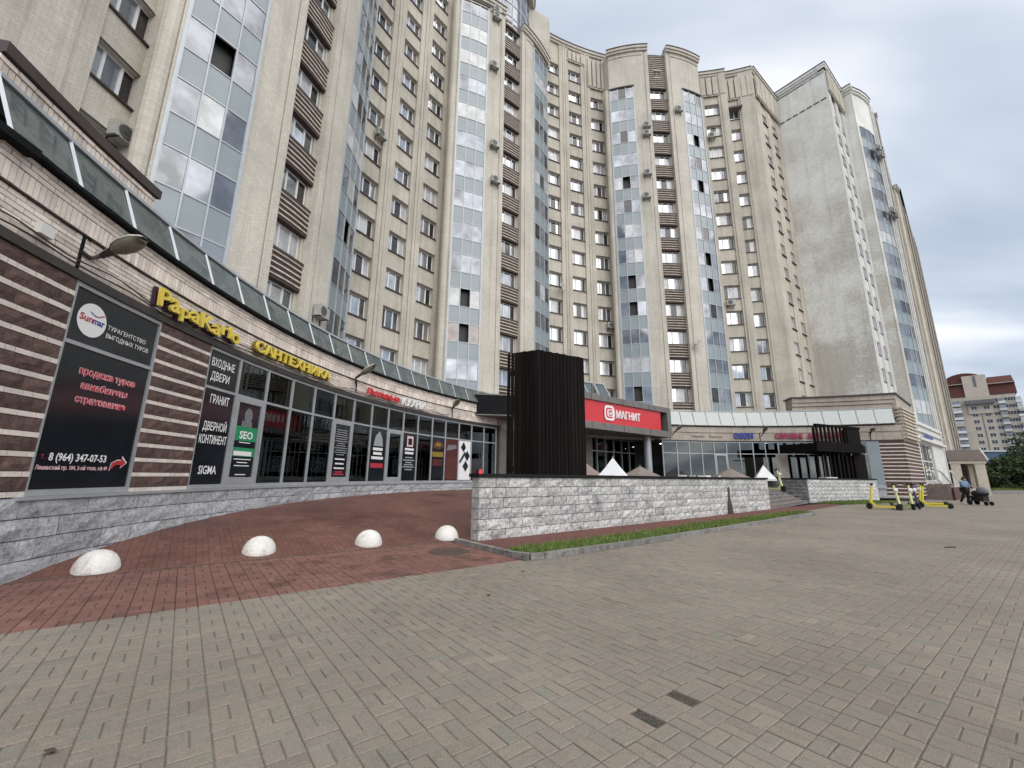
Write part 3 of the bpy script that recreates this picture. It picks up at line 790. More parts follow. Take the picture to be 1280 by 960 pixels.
def bay(tc, ks, zb, roof, seed, ztop_w, over=None, full=True):
    P = lobe(tc)
    ztop = SZ(ks[-1]) + 1.47
    mb = MB()
    for sg in (-1, 1):
        q = lambda a, b, y0, y1, z0, z1, n: mb.slab(P, *((a, b) if sg > 0 else (-b, -a)), y0, y1, z0, z1, n)
        q(1.03, 1.42, 0, 1.0, zb, roof, 1); q(1.42, 1.49, .07, .6, zb, roof - .01, 1); q(1.49, 2.73, 0, .6, zb, roof, 3)
        q(2.73, 5.34, 0, .6, ztop + .12, roof - .003, 6)
        q(5.30, 5.42, -.01, .7, zb, ztop + .12, 1)
    mb.build('wall', 'tower_brick', tower)
    mb = MB()
    for sg in (-1, 1):
        s = 5.36 * sg; a = P(s, .02); b = P(s, 2.3)
        R2 = Vector(O) - Vector((0, 0))
        d = (Vector(a) - O).normalized(); e_ = Vector(a) + d * 2.6
        n = Vector((-d.y, d.x)) * (.15 if sg > 0 else -.15)
        q = [tuple(Vector(a)), tuple(e_), tuple(e_ + n), tuple(Vector(a) + n)]
        if sg > 0: q = q[::-1]
        mb.prism(q, zb, roof - .01)
    mb.build('side_wall', 'tower_brick', tower)
    mb = MB(); a = Vector(P(-5.66, .25)); mb.lathe([(.30, zb), (.30, min(roof - .3, ztop + .1))], (a.x, a.y, 0), 14)
    mb.build('round_pilaster', 'tower_brick', tower, smooth=False)
    mb = MB()
    for sg in (-1, 1): mb.slab(P, *((2.7, 5.4) if sg > 0 else (-5.4, -2.7)), -.12, .3, ztop + .0, ztop + .12, 5)
    mb.build('dark_head_strip', 'dark_trim', tower)
    for sd_ in (-1, 1): strip(tower, P, sd_, ks, zb, ztop, seed + sd_, over=(over or {}).get(sd_))
    wcol(tower, P, ks, zb, ztop_w)
    if roof > 46:
        mb = MB(); mb.slab(P, -.3, .3, .29, .34, 44.75, 45.55); mb.build('attic_window', 'pane_open', tower); mb = MB(); mb.slab(P, -.4, .4, .24, .36, 44.62, 44.748); mb.slab(P, -.42, .42, .2, .36, 45.552, 45.68); mb.build('sill', 'pale_rib', tower)
    for a, b in ((-5.5, -1.03), (1.03, 5.5)): cornice(tower, P, a, b, roof, 8)
    mb = MB()
    for a, b in ((-5.35, -1.6), (1.6, 5.35)): mb.slab(P, a, b, -.06, .2, roof - 1.12, roof - 1.0, 8)
    mb.build('moulding', 'tower_brick', tower)
    mb = MB(); mb.prism([P(-5.3 + i * .53, .5) for i in range(21)] + [tuple(O + (Vector(P(5.3, 0)) - O) * 1.2), tuple(O + (Vector(P(-5.3, 0)) - O) * 1.2)], roof - 1.2, roof - 1.0)
    mb.build('roof', 'portal_grey', tower)
    return P
K13 = list(range(0, 13))
PA = bay(LOBE_T[0], list(range(0, 10)), 5.9, 44.2, 11, 43.2, {-1: {(3, 1): 'pane_open', (0, 0): 'pane_grey', (0, 1): 'pane_grey', (0, 2): 'pane_sky'}})
PB = bay(LOBE_T[1], K13, 5.9, 44.25, 23, 43.9, {-1: {(1, 0): 'pane_beige', (1, 2): 'pane_beige', (1, 1): 'pane_open', (2, 0): 'pane_curtain', (2, 2): 'pane_curtain', (2, 1): 'pane_open', (11, 0): 'pane_curtain', (11, 1): 'pane_curtain', (11, 2): 'pane_curtain', (10, 0): 'pane_curtain', (10, 1): 'pane_curtain', (10, 2): 'pane_curtain'}})
PC = bay(LOBE_T[2], K13, 5.9, 48.6, 37, 47.8, {-1: {(1, 0): 'pane_curtain', (1, 1): 'pane_curtain', (1, 2): 'pane_curtain', (0, 1): 'pane_open', (3, 1): 'pane_open', (4, 1): 'pane_open'}})
RR = 30.9; PR = polar(RR)
K14 = list(range(0, 14))
def rec_at(tc, half, ks, z1, skip=(), teal=None, colsdeg=(5.1, 0, -5.1)):
    cols = [th(tc + d, RR) for d in colsdeg]
    recess(tower, PR, th(tc + half, RR), th(tc - half, RR), cols, ks, 5.9, z1, teal=teal, skip_top=[(cols[i], k) for i, k in skip])
    return cols
cAB = rec_at(145.9, 8.6, list(range(0, 13)), 49.4)
cBC = rec_at(110.3, 8.6, K14, 49.4, skip=((2, 13),), teal=None)
cornice(tower, PR, th(145.9 + 8.6, RR), th(145.9 - 8.6, RR), 49.5, 6)
cornice(tower, PR, th(110.3 + 8.6, RR), th(110.3 - 8.6, RR), 49.5, 6)
ribs(tower, PR, th(107.3, RR), th(103.2, RR), 44.6, 48.4, 4); ribs(tower, PR, th(112.0, RR), th(107.9, RR), 47.3, 48.5, 4)
# left of the first bay: two window columns seen at the picture's edge
cL = [th(181.0, RR), th(175.9, RR)]
recess(tower, PR, th(184.5, RR), th(173.4, RR), cL[1:], list(range(0, 6)), 5.9, 44, 'tower_brick', pm=[panes_mesh(WN, 1.4, v) for v in (('pane_blue', 'pane_blue', 'pane_dark'), ('pane_blue', 'pane_blue', 'pane_grey'))] + [pane_me[5]] * 7)
pass
mb = MB(); mb.slab(PR, th(188, RR), th(182.3, RR), .5, .9, 5.9, 44, 3); mb.slab(PR, th(182.3, RR), th(178.6, RR), -.25, .9, 5.9, 44, 3); mb.build('wall', 'tower_brick', tower)
# right of the last bay: columns g and h, h stepping back
recess(tower, PR, th(84.5, RR), th(78.35, RR), [th(80.25, RR)], K13, 5.9, 47.7)
mb = MB(); mb.slab(PR, th(78.36, RR), th(77.1, RR), -.22, 1.2, 5.9, 47.7, 1); mb.build('wall', 'recess_brick', tower)
cornice(tower, PR, th(84.0, RR), th(77.0, RR), 47.75, 3)
ribs(tower, PR, th(82.4, RR), th(77.3, RR), 44.5, 46.9, 4)
RH = 32.0; PH = polar(RH)
recess(tower, PH, th(77.6, RH), th(74.1, RH), [th(75.9, RH)], K13, 5.9, 48.3)
mb = MB(); mb.slab(PH, th(74.12, RH), th(71.35, RH), -.2, .8, 5.9, 48.3, 2); mb.build('wall', 'recess_brick', tower)
cornice(tower, PH, th(77.4, RH), th(71.3, RH), 48.4, 3)
ribs(tower, PH, th(77.2, RH), th(71.5, RH), 44.6, 47.4, 5)
# notch wall behind h, running back to the corner block
NP = line(PH(th(71.4, RH), -.1), (32.95, 43.75))
mb = MB(); zt = 5.9
nw = []
for c in (NP.len * .33, NP.len * .72):
    nw.append(c)
ed = [0, nw[0] - .62, nw[0] + .62, nw[1] - .62, nw[1] + .62, NP.len]
for a, b in ((ed[0], ed[1]), (ed[2], ed[3]), (ed[4], ed[5])): mb.slab(NP, a, b, 0, .4, 5.9, 48.3)
nwin_me = window_mesh(1.24, 1.4); npane = [panes_mesh(1.24, 1.4, v) for v in PV]
for c in nw:
    zt = 5.9
    for k in K13: mb.slab(NP, c - .62, c + .62, .06, .4, zt, SZ(k)); zt = SZ(k) + 1.4; place_window(tower, NP, c, SZ(k), .2, nwin_me, npane, False)
    mb.slab(NP, c - .62, c + .62, .06, .4, zt, 48.3)
mb.build('wall', 'recess_brick', tower); cornice(tower, NP, 0, NP.len, 48.35, 1)
mb = MB()
for c in nw:
    for k in K13: mb.slab(NP, c - .68, c + .68, -.08, .1, SZ(k) - .08, SZ(k) - .002)
mb.build('sill', 'brown_metal', tower)
ribs(tower, NP, .3, NP.len - .2, 44.6, 47.4, 5)
# glazed drum on the roof of the middle bay
mb = MB(); d = (O - Vector(PB(0, 0))).normalized(); cxy = Vector(PB(0, 0)) - d * 5.0
drum = lambda s, y: (cxy.x + (4.6 - y) * math.cos(math.atan2(d.y, d.x) - s), cxy.y + (4.6 - y) * math.sin(math.atan2(d.y, d.x) - s))
DR = lambda s, y: (cxy.x + (4.7 - y) * math.cos(math.atan2(d.y, d.x) + s / 4.7), cxy.y + (4.7 - y) * math.sin(math.atan2(d.y, d.x) + s / 4.7))
mb.slab(DR, -7, 7, 0, .05, 43.4, 50.2, 22); mb.build('drum_glazing', 'pane_grey', tower)
mb = MB()
for i in range(13): s = -6.6 + i * 1.1; mb.slab(DR, s - .04, s + .04, -.05, .06, 43.4, 50.2)
for z in (44.6, 46.2, 47.4, 49.0, 50.2): mb.slab(DR, -7, 7, -.04, .05, z - .04, z + .04, 22)
mb.build('glazing_frame', 'pale_alu', tower)
mb = MB(); mb.slab(DR, -7, 7, -.5, .4, 50.22, 51.6, 22); mb.slab(DR, -7, 7, -.7, .4, 51.602, 51.9, 22); mb.build('drum_cornice', 'tower_brick', tower)
WR = polar(29.7)
mb = MB(); s_ = th(LOBE_T[1] - 6.2, 29.7); mb.slab(WR, s_, s_ + 2.6, .2, 1.6, 43.8, 50.4, 3); mb.build('roof_wall', 'tower_brick', tower)
mb = MB(); mb.slab(PR, th(184, RR), th(74, RR), .45, 13, 43.0, 43.2, 30); mb.build('roof', 'portal_grey', tower)
mb = MB(); mb.slab(PR, th(184, RR), th(74, RR), 13, 13.4, .2, 43.1, 20); mb.build('back_wall', 'tower_brick', tower)

# ------------------------------------------------------------------ corner block with the weathered wall
wing = thing('apartment_block', 'pale corner apartment block with one broad windowless weathered whitewashed wall', 'apartment building', (40, 46, 0))
Q1, Q2 = (32.9, 43.85), (36.06, 39.7)
BW = line(Q1, Q2)
mb = MB(); mb.slab(BW, 0, BW.len, 0, .6, 5.9, 49.1, 6); mb.build('weathered_wall', 'weathered_plaster', wing)
cornice(wing, BW, -.1, BW.len + .25, 49.1, 1, mat='weathered_plaster')
mb = MB()
for i in range(7): mb.slab(BW, .2 + i * .72, .2 + i * .72 + .55, -.05, .1, 44.5, 44.62)
mb.build('moulding', 'dark_trim', wing)
K1, K2 = (40.75, 43.2), (41.35, 42.4)
FI = line(Q2, K1)
c1, c2, hw = 1.75, 4.15, .72
mb = MB()
for a, b in ((0, c1 - hw), (c1 + hw, c2 - hw), (c2 + hw, FI.len)):
    mb.slab(FI, a, b, -.06, .5, 5.9, 49.1)
    if b - a > .8: mb.slab(FI, a + .35, b - .35, -.1, .2, 5.9, 45)
iwin = window_mesh(1.44, 1.4, sash='sash_white'); ipane = [panes_mesh(1.44, 1.4, v) for v in PV]; ipane_d = [panes_mesh(1.44, 1.4, ('pane_dark', 'pane_dark', 'pane_grey'))] * 9
sm = MB()
for c in (c1, c2):
    zt = 5.9
    for k in K13:
        mb.slab(FI, c - hw, c + hw, .03, .5, zt, SZ(k) + .1); zt = SZ(k) + 1.5; place_window(wing, FI, c, SZ(k) + .1, .12, iwin, ipane_d, False)
        sm.slab(FI, c - hw - .06, c + hw + .06, -.02, .2, SZ(k) + .0, SZ(k) + .095)
    mb.slab(FI, c - hw, c + hw, .12, .5, zt, 49.1)
mb.build('wall', 'white_paint', wing); sm.build('sill', 'dark_trim', wing)
cornice(wing, FI, -.25, FI.len, 49.1, 1, mat='weathered_plaster'); ribs(wing, FI, .2, FI.len - .2, 45.6, 48.3, 7)
RT = line(K1, K2); mb = MB(); mb.slab(RT, 0, RT.len, 0, .5, 5.9, 49.1); mb.build('wall', 'weathered_plaster', wing); cornice(wing, RT, 0, RT.len + .2, 49.1, 1, mat='weathered_plaster')
D0, D1, D2, D3 = Vector(K2), Vector((42.55, 42.8)), Vector((43.75, 43.35)), Vector((44.9, 44.05))
def bez(s, y):
    """the bay's bulge through four points"""
    ps = [D0, D1, D2, D3]; f = max(-.2, min(3.2, s / 4.4 * 3)); i = min(2, max(0, int(f))); t = f - i
    p = ps[i].lerp(ps[i + 1], t); d = (ps[i + 1] - ps[i]).normalized(); n = Vector((-d.y, d.x))
    q = p + n * y; return (q.x, q.y)
mb = MB(); mb.slab(bez, 0, 4.4, 0, .5, SZ(12) + 1.6, 48.6, 6); mb.slab(bez, -.02, .35, -.06, .5, 5.9, 48.6); mb.slab(bez, 4.2, 4.4, -.06, .5, 5.9, 48.6); mb.build('wall', 'weathered_plaster', wing)
cornice(wing, bez, 0, 4.5, 48.65, 6, mat='weathered_plaster')
fr = MB(); sw = 3.85 / 3
for j in range(4): s = .35 + j * sw; fr.slab(bez, s - .03, s + .03, -.035, .07, 4, SZ(12) + 1.6)
for k in range(-1, 13):
    for z in (SZ(k), SZ(k) + 1.47): fr.slab(bez, .35, 4.2, -.022, .06, z - .025, z + .025, 6)
fr.build('glazing_frame', 'pale_alu', wing)
fgp = {k: flat('glazing_pane', sw - .06, 1.43, k) for k in ('pane_sky', 'pane_grey', 'pane_curtain', 'pane_beige', 'pane_dark')}
mb = MB(); mb.box(-sw / 2, sw / 2, .3, .33, 0, 1.43); fgp['pane_open'] = mb.mesh('glazing_pane', 'pane_open')
fpan = flat('panel', sw - .06, 1.30, 'panel_blue', .002)
for k in range(-1, 13):
    for i in range(3):
        p, a = frame(bez, .35 + (i + .5) * sw, .012, SZ(k) + .02); inst('glazing_pane', fgp[strip_col(k, i, 71)], wing, p, a)
        p, a = frame(bez, .35 + (i + .5) * sw, .012, SZ(k) + 1.48)
        if k < 12: inst('panel', fpan, wing, p, a)
mb = MB(); mb.slab(bez, .35, 4.2, .42, .5, 4, SZ(12) + 1.6, 4); mb.build('backing_wall', 'pane_open', wing)
WP = line((44.95, 44.07), (45.55, 44.4)); mb = MB(); mb.slab(WP, 0, WP.len, -.15, .6, 0, 48.0); mb.slab(WP, .2, .4, -.25, 0, 0, 47); mb.build('pilaster', 'white_paint', wing)
WC = line((45.6, 44.5), (47.0, 45.5))
mb = MB(); mb.slab(WC, 0, WC.len, .5, .9, 0, 47.5); mb.build('wall', 'brown_rib', wing)
mb = MB()
for k in K13:
    for i in range(5): mb.slab(WC, .02, WC.len - .02, .3, .6, SZ(k) - 1.25 + i * .26, SZ(k) - 1.12 + i * .26)
mb.build('spandrel', 'brown_rib', wing)
for k in K13: place_window(wing, WC, WC.len / 2, SZ(k) + .05, .4, iwin, ipane, False)
WE = line((47.0, 45.5), (47.7, 46.1)); mb = MB(); mb.slab(WE, 0, WE.len, -.1, .6, 0, 48.2); mb.build('pilaster', 'recess_brick', wing); cornice(wing, WE, 0, WE.len, 48.2, 1, .15)
W2 = line((47.7, 46.15), (62.4, 60.1))
mb = MB(); mb.slab(W2, 0, W2.len, 0, .6, 0, 48.2); mb.build('wall', 'recess_brick', wing)
W3 = line((62.45, 59.75), (64.0, 60.9)); W4 = line((64.0, 60.9), (84.5, 79.8))
mb = MB(); mb.slab(W3, 0, W3.len, 0, .6, 0, 48.6); mb.build('wall', 'recess_brick', wing); cornice(wing, W3, 0, W3.len, 48.8, 1)
for i in range(10):
    mb = MB(); a = i * W4.len / 10; mb.slab(W4, a, a + W4.len / 20, -.2 - .06 * i, .6, 0, 48.4); mb.slab(W4, a + W4.len / 20, a + W4.len / 10, 0, .6, 0, 48)
    mb.build('wall', ('recess_brick', 'brown_rib', 'tower_brick')[i % 3], wing); cornice(wing, W4, 0, W4.len, 48.8, 1, .4)
mb = MB()
for i in range(10):
    for k in range(-1, 13):
        a = (i + .5) * W4.len / 10; mb.slab(W4, a + .2, a + W4.len / 20 - .2, -.03, .3, SZ(k), SZ(k) + 1.4)
mb.build('far_window', 'far_window', wing)
mb = MB(); mb.prism([Q1, Q2, K1, K2, tuple(D3), (47, 45.5), (62.4, 60), (84.5, 79.8), (76, 89), (34, 50)], 48.0, 48.2); mb.build('roof', 'portal_grey', wing)
mb = MB(); mb.prism([(84.5, 79.8), (84.9, 80.1), (76.4, 89.3), (76, 89)], 0, 48.2); mb.build('side_wall', 'recess_brick', wing)
# ------------------------------------------------------------------ curved row of shops in front of the tower
RP = 24.2; PP = polar(RP)
t_ = lambda a: th(a, RP)
shops = thing('shop_arcade', 'long low curved row of glass shop fronts with pale brick band and glass roof edge', 'shops', (*PP(t_(165), .5), .4))
ZS, ZL, ZT, ZC = 1.10, 4.30, 3.36, 5.45
SILL = .02
rb = random.Random(11)
# plinth: rough stone blocks in courses that step up with the ramp
def rough_block(name, w, h, d, mat, seed, n=3):
    r = random.Random(seed); mb = MB(); nx, nz = n, 2
    g_ = [[(-w / 2 + w * i / nx, -(r.uniform(.0, .03) if 0 < i < nx and 0 < j < nz else r.uniform(-.012, .004)), h * j / nz) for i in range(nx + 1)] for j in range(nz + 1)]
    for j in range(nz):
        for i in range(nx): mb.face([g_[j][i], g_[j][i + 1], g_[j + 1][i + 1], g_[j + 1][i]], [(0, 0), (1, 0), (1, 1), (0, 1)])
    for a, b in (((0, 0), (nx, 0)), ((nx, 0), (nx, nz)), ((nx, nz), (0, nz)), ((0, nz), (0, 0))):
        p, q = g_[a[1]][a[0]], g_[b[1]][b[0]]
        mb.face([p, (p[0], d, p[2]), (q[0], d, q[2]), q], [(0, 0), (1, 0), (1, 1), (0, 1)])
    return mb.mesh(name, mat)
def lay_blocks(P, s0, s1, z0, z1, nrow, wmin, wmax, mat, parent, name, d=.12, y=-.0, zbase=None, seed=0, joint=.012):
    r = random.Random(seed); hrow = (z1 - z0) / nrow; var = {}
    for j in range(nrow):
        s = s0 - (r.uniform(0, wmax * .5) if j % 2 else 0); z = z0 + j * hrow
        while s < s1 - .05:
            w = round(r.uniform(wmin, wmax), 1); a, b = max(s, s0), min(s + w, s1)
            if s1 - b < .12: b = s1
            ww = round(b - a, 2); s = b
            if ww < .06: continue
            if zbase and zbase((a + b) / 2) > z + hrow: continue
            key = (round(ww, 1), r.randrange(3)) if ww >= .15 else (ww, 0)
            if key not in var: var[key] = rough_block(name, key[0] - joint, hrow - joint, d, mat, hash(key) & 0xffff)
            p, ang = frame(P, (a + b) / 2, y, z + joint / 2)
            inst(name, var[key], parent, p, ang, scale=((ww - joint) / (key[0] - joint), 1, 1) if abs(ww - key[0]) > .005 else None)
def gz(s):
    p = PP(s, 0); return ramp_z(E1.dot(Vector(p)), E2.dot(Vector(p))) - .05
mb = MB(); mb.slab(PP, t_(193), t_(140), .0, .6, -.1, ZS - .02, 30); mb.build('plinth_core', 'mortar', shops)
lay_blocks(PP, t_(193), t_(141), -.02, ZS - .01, 4, .5, 1.1, 'plinth_stone', shops, 'plinth_block', d=.1, y=-.06, zbase=gz, seed=5)
# striped piers: split dark blocks between courses of pale brick
def striped(P, s0, s1, z0, z1, parent, seed, real=True, y=-.03, n=12):
    r = random.Random(seed); per = (z1 - z0) / n
    mb = MB(); mb.slab(P, s0, s1, .02, .5, z0, z1, 4); mb.build('pier_core', 'mortar', parent)
    if not real:
        a = MB(); b = MB()
        for j in range(n):
            z = z0 + j * per
            a.slab(P, s0, s1, y, .1, z, z + .07, 3); b.slab(P, s0, s1, y + .004, .1, z + .075, z + per, 3)
        a.build('brick_course', 'white_brick_face', parent); b.build('block_course', 'dark_block', parent); return
    for j in range(n):
        z = z0 + j * per; s = s0; k = j % 2
        while s < s1 - .01:
            w = min(.26 if r.random() < .6 else .13, s1 - s); mb = MB()
            if w > .03:
                mb.slab(P, s + .005, s + w - .005, y + r.uniform(-.004, .004), .06, z + .003, z + .071)
                p = P(s + w / 2, 0); mb.build('brick', 'white_brick_face', parent, origin=(*p, z))
            s += w
        s = s0 - (.2 if k else 0)
        while s < s1 - .01:
            a, b = max(s, s0), min(s + .4, s1); s += .4
            if b - a < .03: continue
            mb = MB(); n_ = 3
            ss = [a + .003 + (b - a - .006) * i / n_ for i in range(n_ + 1)]
            zz = [z + .078, z + .078 + (per - .084) * .5, z + per - .006]
            G = [[(*P(q, y + (r.uniform(-.02, .004) if 0 < i < n_ and jj == 1 else .004)), zv) for i, q in enumerate(ss)] for jj, zv in enumerate(zz)]
            for jj in range(2):
                for i in range(n_): mb.face([G[jj][i], G[jj][i + 1], G[jj + 1][i + 1], G[jj + 1][i]])
            bk = lambda q, zv: (*P(q, .06), zv)
            mb.face([G[2][0], G[2][n_], bk(ss[-1], zz[2]), bk(ss[0], zz[2])]); mb.face([bk(ss[0], zz[0]), bk(ss[-1], zz[0]), G[0][n_], G[0][0]])
            mb.face([bk(ss[0], zz[0]), G[0][0], G[2][0], bk(ss[0], zz[2])]); mb.face([G[0][n_], bk(ss[-1], zz[0]), bk(ss[-1], zz[2]), G[2][n_]])
            p = P((a + b) / 2, 0); mb.build('dark_block', 'dark_block', parent, origin=(*p, z))
W0, W1 = 188.25, 183.95
striped(PP, t_(191.6), t_(W0), ZS, ZL, shops, 1); striped(PP, t_(W1), t_(180.5), ZS, ZL, shops, 2)
# brick band over the shop fronts, laid brick by brick where it is near
def lay_bricks(P, s0, s1, z0, rows, parent, seed, mat='brick_face', y=0.0, soldier=False, near=0, L_=.26, Hh=.076, nm='brick', sh=.25):
    r = random.Random(seed); mb = MB(); parts = 0
    for j in range(rows):
        z = z0 + j * (Hh if not soldier else .26); w = .085 if soldier else L_; h = (sh if soldier else Hh - .013)
        s = s0 - (w / 2 if j % 2 else 0)
        while s < s1 - .02:
            a, b = max(s, s0) + .007, min(s + w, s1) - .007; s += w
            if b - a < .02: continue
            m2 = MB() if parts < near else mb
            m2.cur = min(1, max(0, r.gauss(.5, .3)))
            yy = y + r.uniform(-.004, .004)
            A, B, a_, b_ = P(a, yy), P(b, yy), P(a, .05), P(b, .05)
            m2.face([(*A, z), (*B, z), (*B, z + h), (*A, z + h)]); m2.face([(*A, z + h), (*B, z + h), (*b_, z + h), (*a_, z + h)])
            m2.face([(*a_, z), (*b_, z), (*B, z), (*A, z)]); m2.face([(*a_, z), (*A, z), (*A, z + h), (*a_, z + h)]); m2.face([(*B, z), (*b_, z), (*b_, z + h), (*B, z + h)])
            if parts < near:
                m2.cur = .5
                m2.build(nm, mat, parent, origin=(*P((a + b) / 2, 0), z)); parts += 1
    if mb.v: mb.build(nm, mat, parent)['kind'] = 'stuff'
band = [(4.46, 8, False, .0), (5.09, 1, True, -.02)]
S0, S1 = t_(191.8), t_(138.6)
mb = MB(); mb.slab(PP, S0, t_(138), .03, .5, ZL, ZC, 30); mb.build('band_core', 'mortar', shops)
lay_bricks(PP, S0, t_(184.5), 4.47, 7, shops, 1, near=130)
lay_bricks(PP, t_(184.5), S1, 4.47, 7, shops, 2)
lay_bricks(PP, S0, S1, 5.02, 1, shops, 3, soldier=True, y=-.05)
lay_bricks(PP, S0, S1, 5.285, 3, shops, 4, y=-.055)
mb = MB(); mb.slab(PP, S0, S1, -.035, .1, 5.0, 5.018, 30); mb.slab(PP, S0, t_(138), -.035, .1, ZL + .12, ZL + .15, 30); mb.build('band_groove', 'mortar', shops)
mb = MB(); mb.slab(PP, S0, t_(138), -.06, .15, ZL + .002, ZL + .115, 30); mb.build('lintel_strip', 'dark_trim', shops)
# facet at the left end: the wall turns away
FC = line(tuple(Vector(PP(S0, 0)) + Vector((-2.6, -.25))), PP(S0, 0))
mb = MB(); mb.slab(FC, 0, FC.len - .06, 0, .4, 1.0, ZC); mb.build('wall', 'pink_brick', shops)
mb = MB(); mb.slab(FC, 0, FC.len + .2, -.36, .3, ZC + .004, ZC + .11); mb.build('gutter', 'black_metal', shops)
# right-hand part behind the terrace
RS0, RS1 = t_(104.5), t_(65.2)
mb = MB(); mb.slab(PP, RS0, t_(61.7), 0, .4, ZL + .1, 5.0, 14); mb.slab(PP, RS0, t_(61.7), -.06, .4, 5.03, ZC, 14); mb.build('brick_band', 'pink_brick', shops)
mb = MB(); mb.slab(PP, RS0, t_(61.7), -.05, .3, ZL, ZL + .097, 14); mb.slab(PP, RS0, t_(61.7), -.02, .3, 5.0, 5.03, 14); mb.build('lintel_strip', 'dark_trim', shops)
striped(PP, RS1, t_(61.75), .3, ZL, shops, 3, real=False, n=15)
mb = MB(); mb.slab(PP, RS0, t_(61.7), 0, .5, .2, ZS - .2, 14); mb.build('plinth_core', 'plinth_stone', shops)
# side wall at the right corner
C1 = PP(t_(61.75), -.03); SDW = line(C1, (33.4, 34.35))
striped(SDW, .02, SDW.len, .3, ZL, shops, 4, real=False, n=15, y=0)
mb = MB(); mb.slab(SDW, 0, SDW.len, -.02, .5, ZL, ZC); mb.build('wall', 'pink_brick', shops)
mb = MB()
for i in range(9):
    mb.slab(SDW, .2 + i * .56, .5 + i * .56, -.12 - .02 * (i % 2), .1, 4.6, 6.7); mb.slab(SDW, .1, 5.2, -.25, .2, 4.5 + i * .27, 4.6 + i * .27)
mb.build('louvre', 'pale_rib', shops)
# glazing: posts, rails, panes; doors where the photo shows them
gl_h = ZT - ZS
def glaze(a_list, doors, glass, seed):
    n = len(a_list)
    for a in a_list: m = MB(); m.slab(PP, t_(a) - .035, t_(a) + .035, -.02, .08, ZS + .004, ZL); m.build('post', 'grey_alu', shops)
    for i in range(n - 1):
        s0, s1 = t_(a_list[i]), t_(a_list[i + 1])
        for y_, za, zb_ in ((-.015, ZT - .03, ZT + .03), (-.018, ZL - .07, ZL - .003), (-.03, ZS + .006, ZS + .09)):
            m = MB(); m.slab(PP, s0 + .036, s1 - .036, y_, .075, za, zb_, 2); m.build('rail', 'grey_alu', shops)
        m = MB(); m.slab(PP, s0 + .036, s1 - .036, .022, .03, ZT + .031, ZL - .071, 6); m.build('pane', glass, shops)
        if i in doors:
            m = MB()
            m.slab(PP, s0 + .04, s0 + .14, -.03, .07, ZS + .093, ZT - .033); m.slab(PP, s1 - .14, s1 - .04, -.03, .07, ZS + .093, ZT - .033)
            m.slab(PP, s0 + .142, s1 - .142, -.028, .07, ZS + .093, ZS + .25); m.slab(PP, s0 + .142, s1 - .142, -.028, .07, ZT - .15, ZT - .033)
            d = m.build('door', 'grey_alu', shops)
            m = MB(); m.slab(PP, s0 + .142, s1 - .142, .01, .02, ZS + .252, ZT - .152); m.build('door_pane', glass, d)
            m = MB(); p0 = PP(s1 - .09, -.08); m.tube([(*p0, ZS + .9), (*p0, ZS + 1.35)], .015); m.build('handle', 'steel', d)
        else:
            m = MB(); m.slab(PP, s0 + .036, s1 - .036, .022, .03, ZS + .091, ZT - .031, 6); m.build('pane', glass, shops)
m = MB(); m.slab(PP, t_(188.6), t_(138), -.1, .1, ZS - .045, ZS + .002, 30); m.build('sill', 'grey_alu', shops)
AL = [180.5, 177.9, 175.2, 172.55, 169.9, 167.25, 164.55, 161.85, 159.2, 156.65, 154.1, 151.5, 149.0, 146.4, 143.9, 141.4, 138.9]
glaze(AL, {1, 5, 8}, 'shop_glass', 1)
glaze([W0, W1], set(), 'shop_glass', 2)
AR = [103, 100.1, 97.6, 95.1, 92.7, 90.3, 87.8, 85.4, 83.2, 80.9, 78.5, 76.1, 73.7, 71.3, 68.9, 66.9]
glaze(AR, {4}, 'arcade_glass', 3)
m = MB(); m.slab(PP, RS0, RS1, -.1, .1, ZS - .25, ZS, 14); m.build('sill', 'grey_alu', shops)
m = MB(); m.slab(PP, t_(66.9), RS1, -.03, .3, ZS, ZL, 2); m.build('grey_panel', 'panel_blue', shops)
# rooms behind the glass
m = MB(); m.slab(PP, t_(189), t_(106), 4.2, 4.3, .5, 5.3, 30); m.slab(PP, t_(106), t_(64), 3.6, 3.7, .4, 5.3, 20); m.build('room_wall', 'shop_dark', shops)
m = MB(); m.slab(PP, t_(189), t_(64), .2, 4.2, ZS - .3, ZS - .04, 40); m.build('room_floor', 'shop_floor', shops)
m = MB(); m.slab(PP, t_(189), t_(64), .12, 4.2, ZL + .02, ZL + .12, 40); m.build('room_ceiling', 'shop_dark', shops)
for a, y in ((173.4, .75), (165.6, .8), (157.8, .75), (150.2, .8), (143.0, .7), (98.6, .8), (93.5, .6), (86, .9)):
    m = MB(); p = PP(t_(a), y); m.lathe([(.2, ZS - .1), (.2, ZL + .1)], (*p, 0), 14); m.build('column', 'cream', shops, smooth=False)
rl = random.Random(3)
for i in range(26):
    a = 179 - i * 1.55 if i < 22 else 100 - (i - 22) * 6
    m = MB(); p = PP(t_(a), rl.uniform(.8, 3)); m.lathe([(.05, 0), (.06, .03)], (*p, ZL - .05), 8); m.build('ceiling_spot', 'lamp_glow', shops)
for i in range(11):
    a = 187 - i * 4.1; m = MB(); p = PP(t_(a), 1.0 + (i % 3) * .9); m.box(-.6, .6, -.04, .04, ZL - .09, ZL - .04, FR(*p, 0, rad(a - 90 + 20 * (i % 2)))); m.build('ceiling_lamp', 'lamp_glow', shops)
for i in range(8):
    a = 178 - i * 4.6; p = PP(t_(a), 1.6 + (i % 3) * .7)
    m = MB(); m.box(-.7, .7, -.25, .25, ZS - .05, ZS + rl.uniform(.8, 1.9), FR(*p, 0, rad(a - 90))); m.build('counter', 'shop_floor' if i % 2 else 'cream', shops)
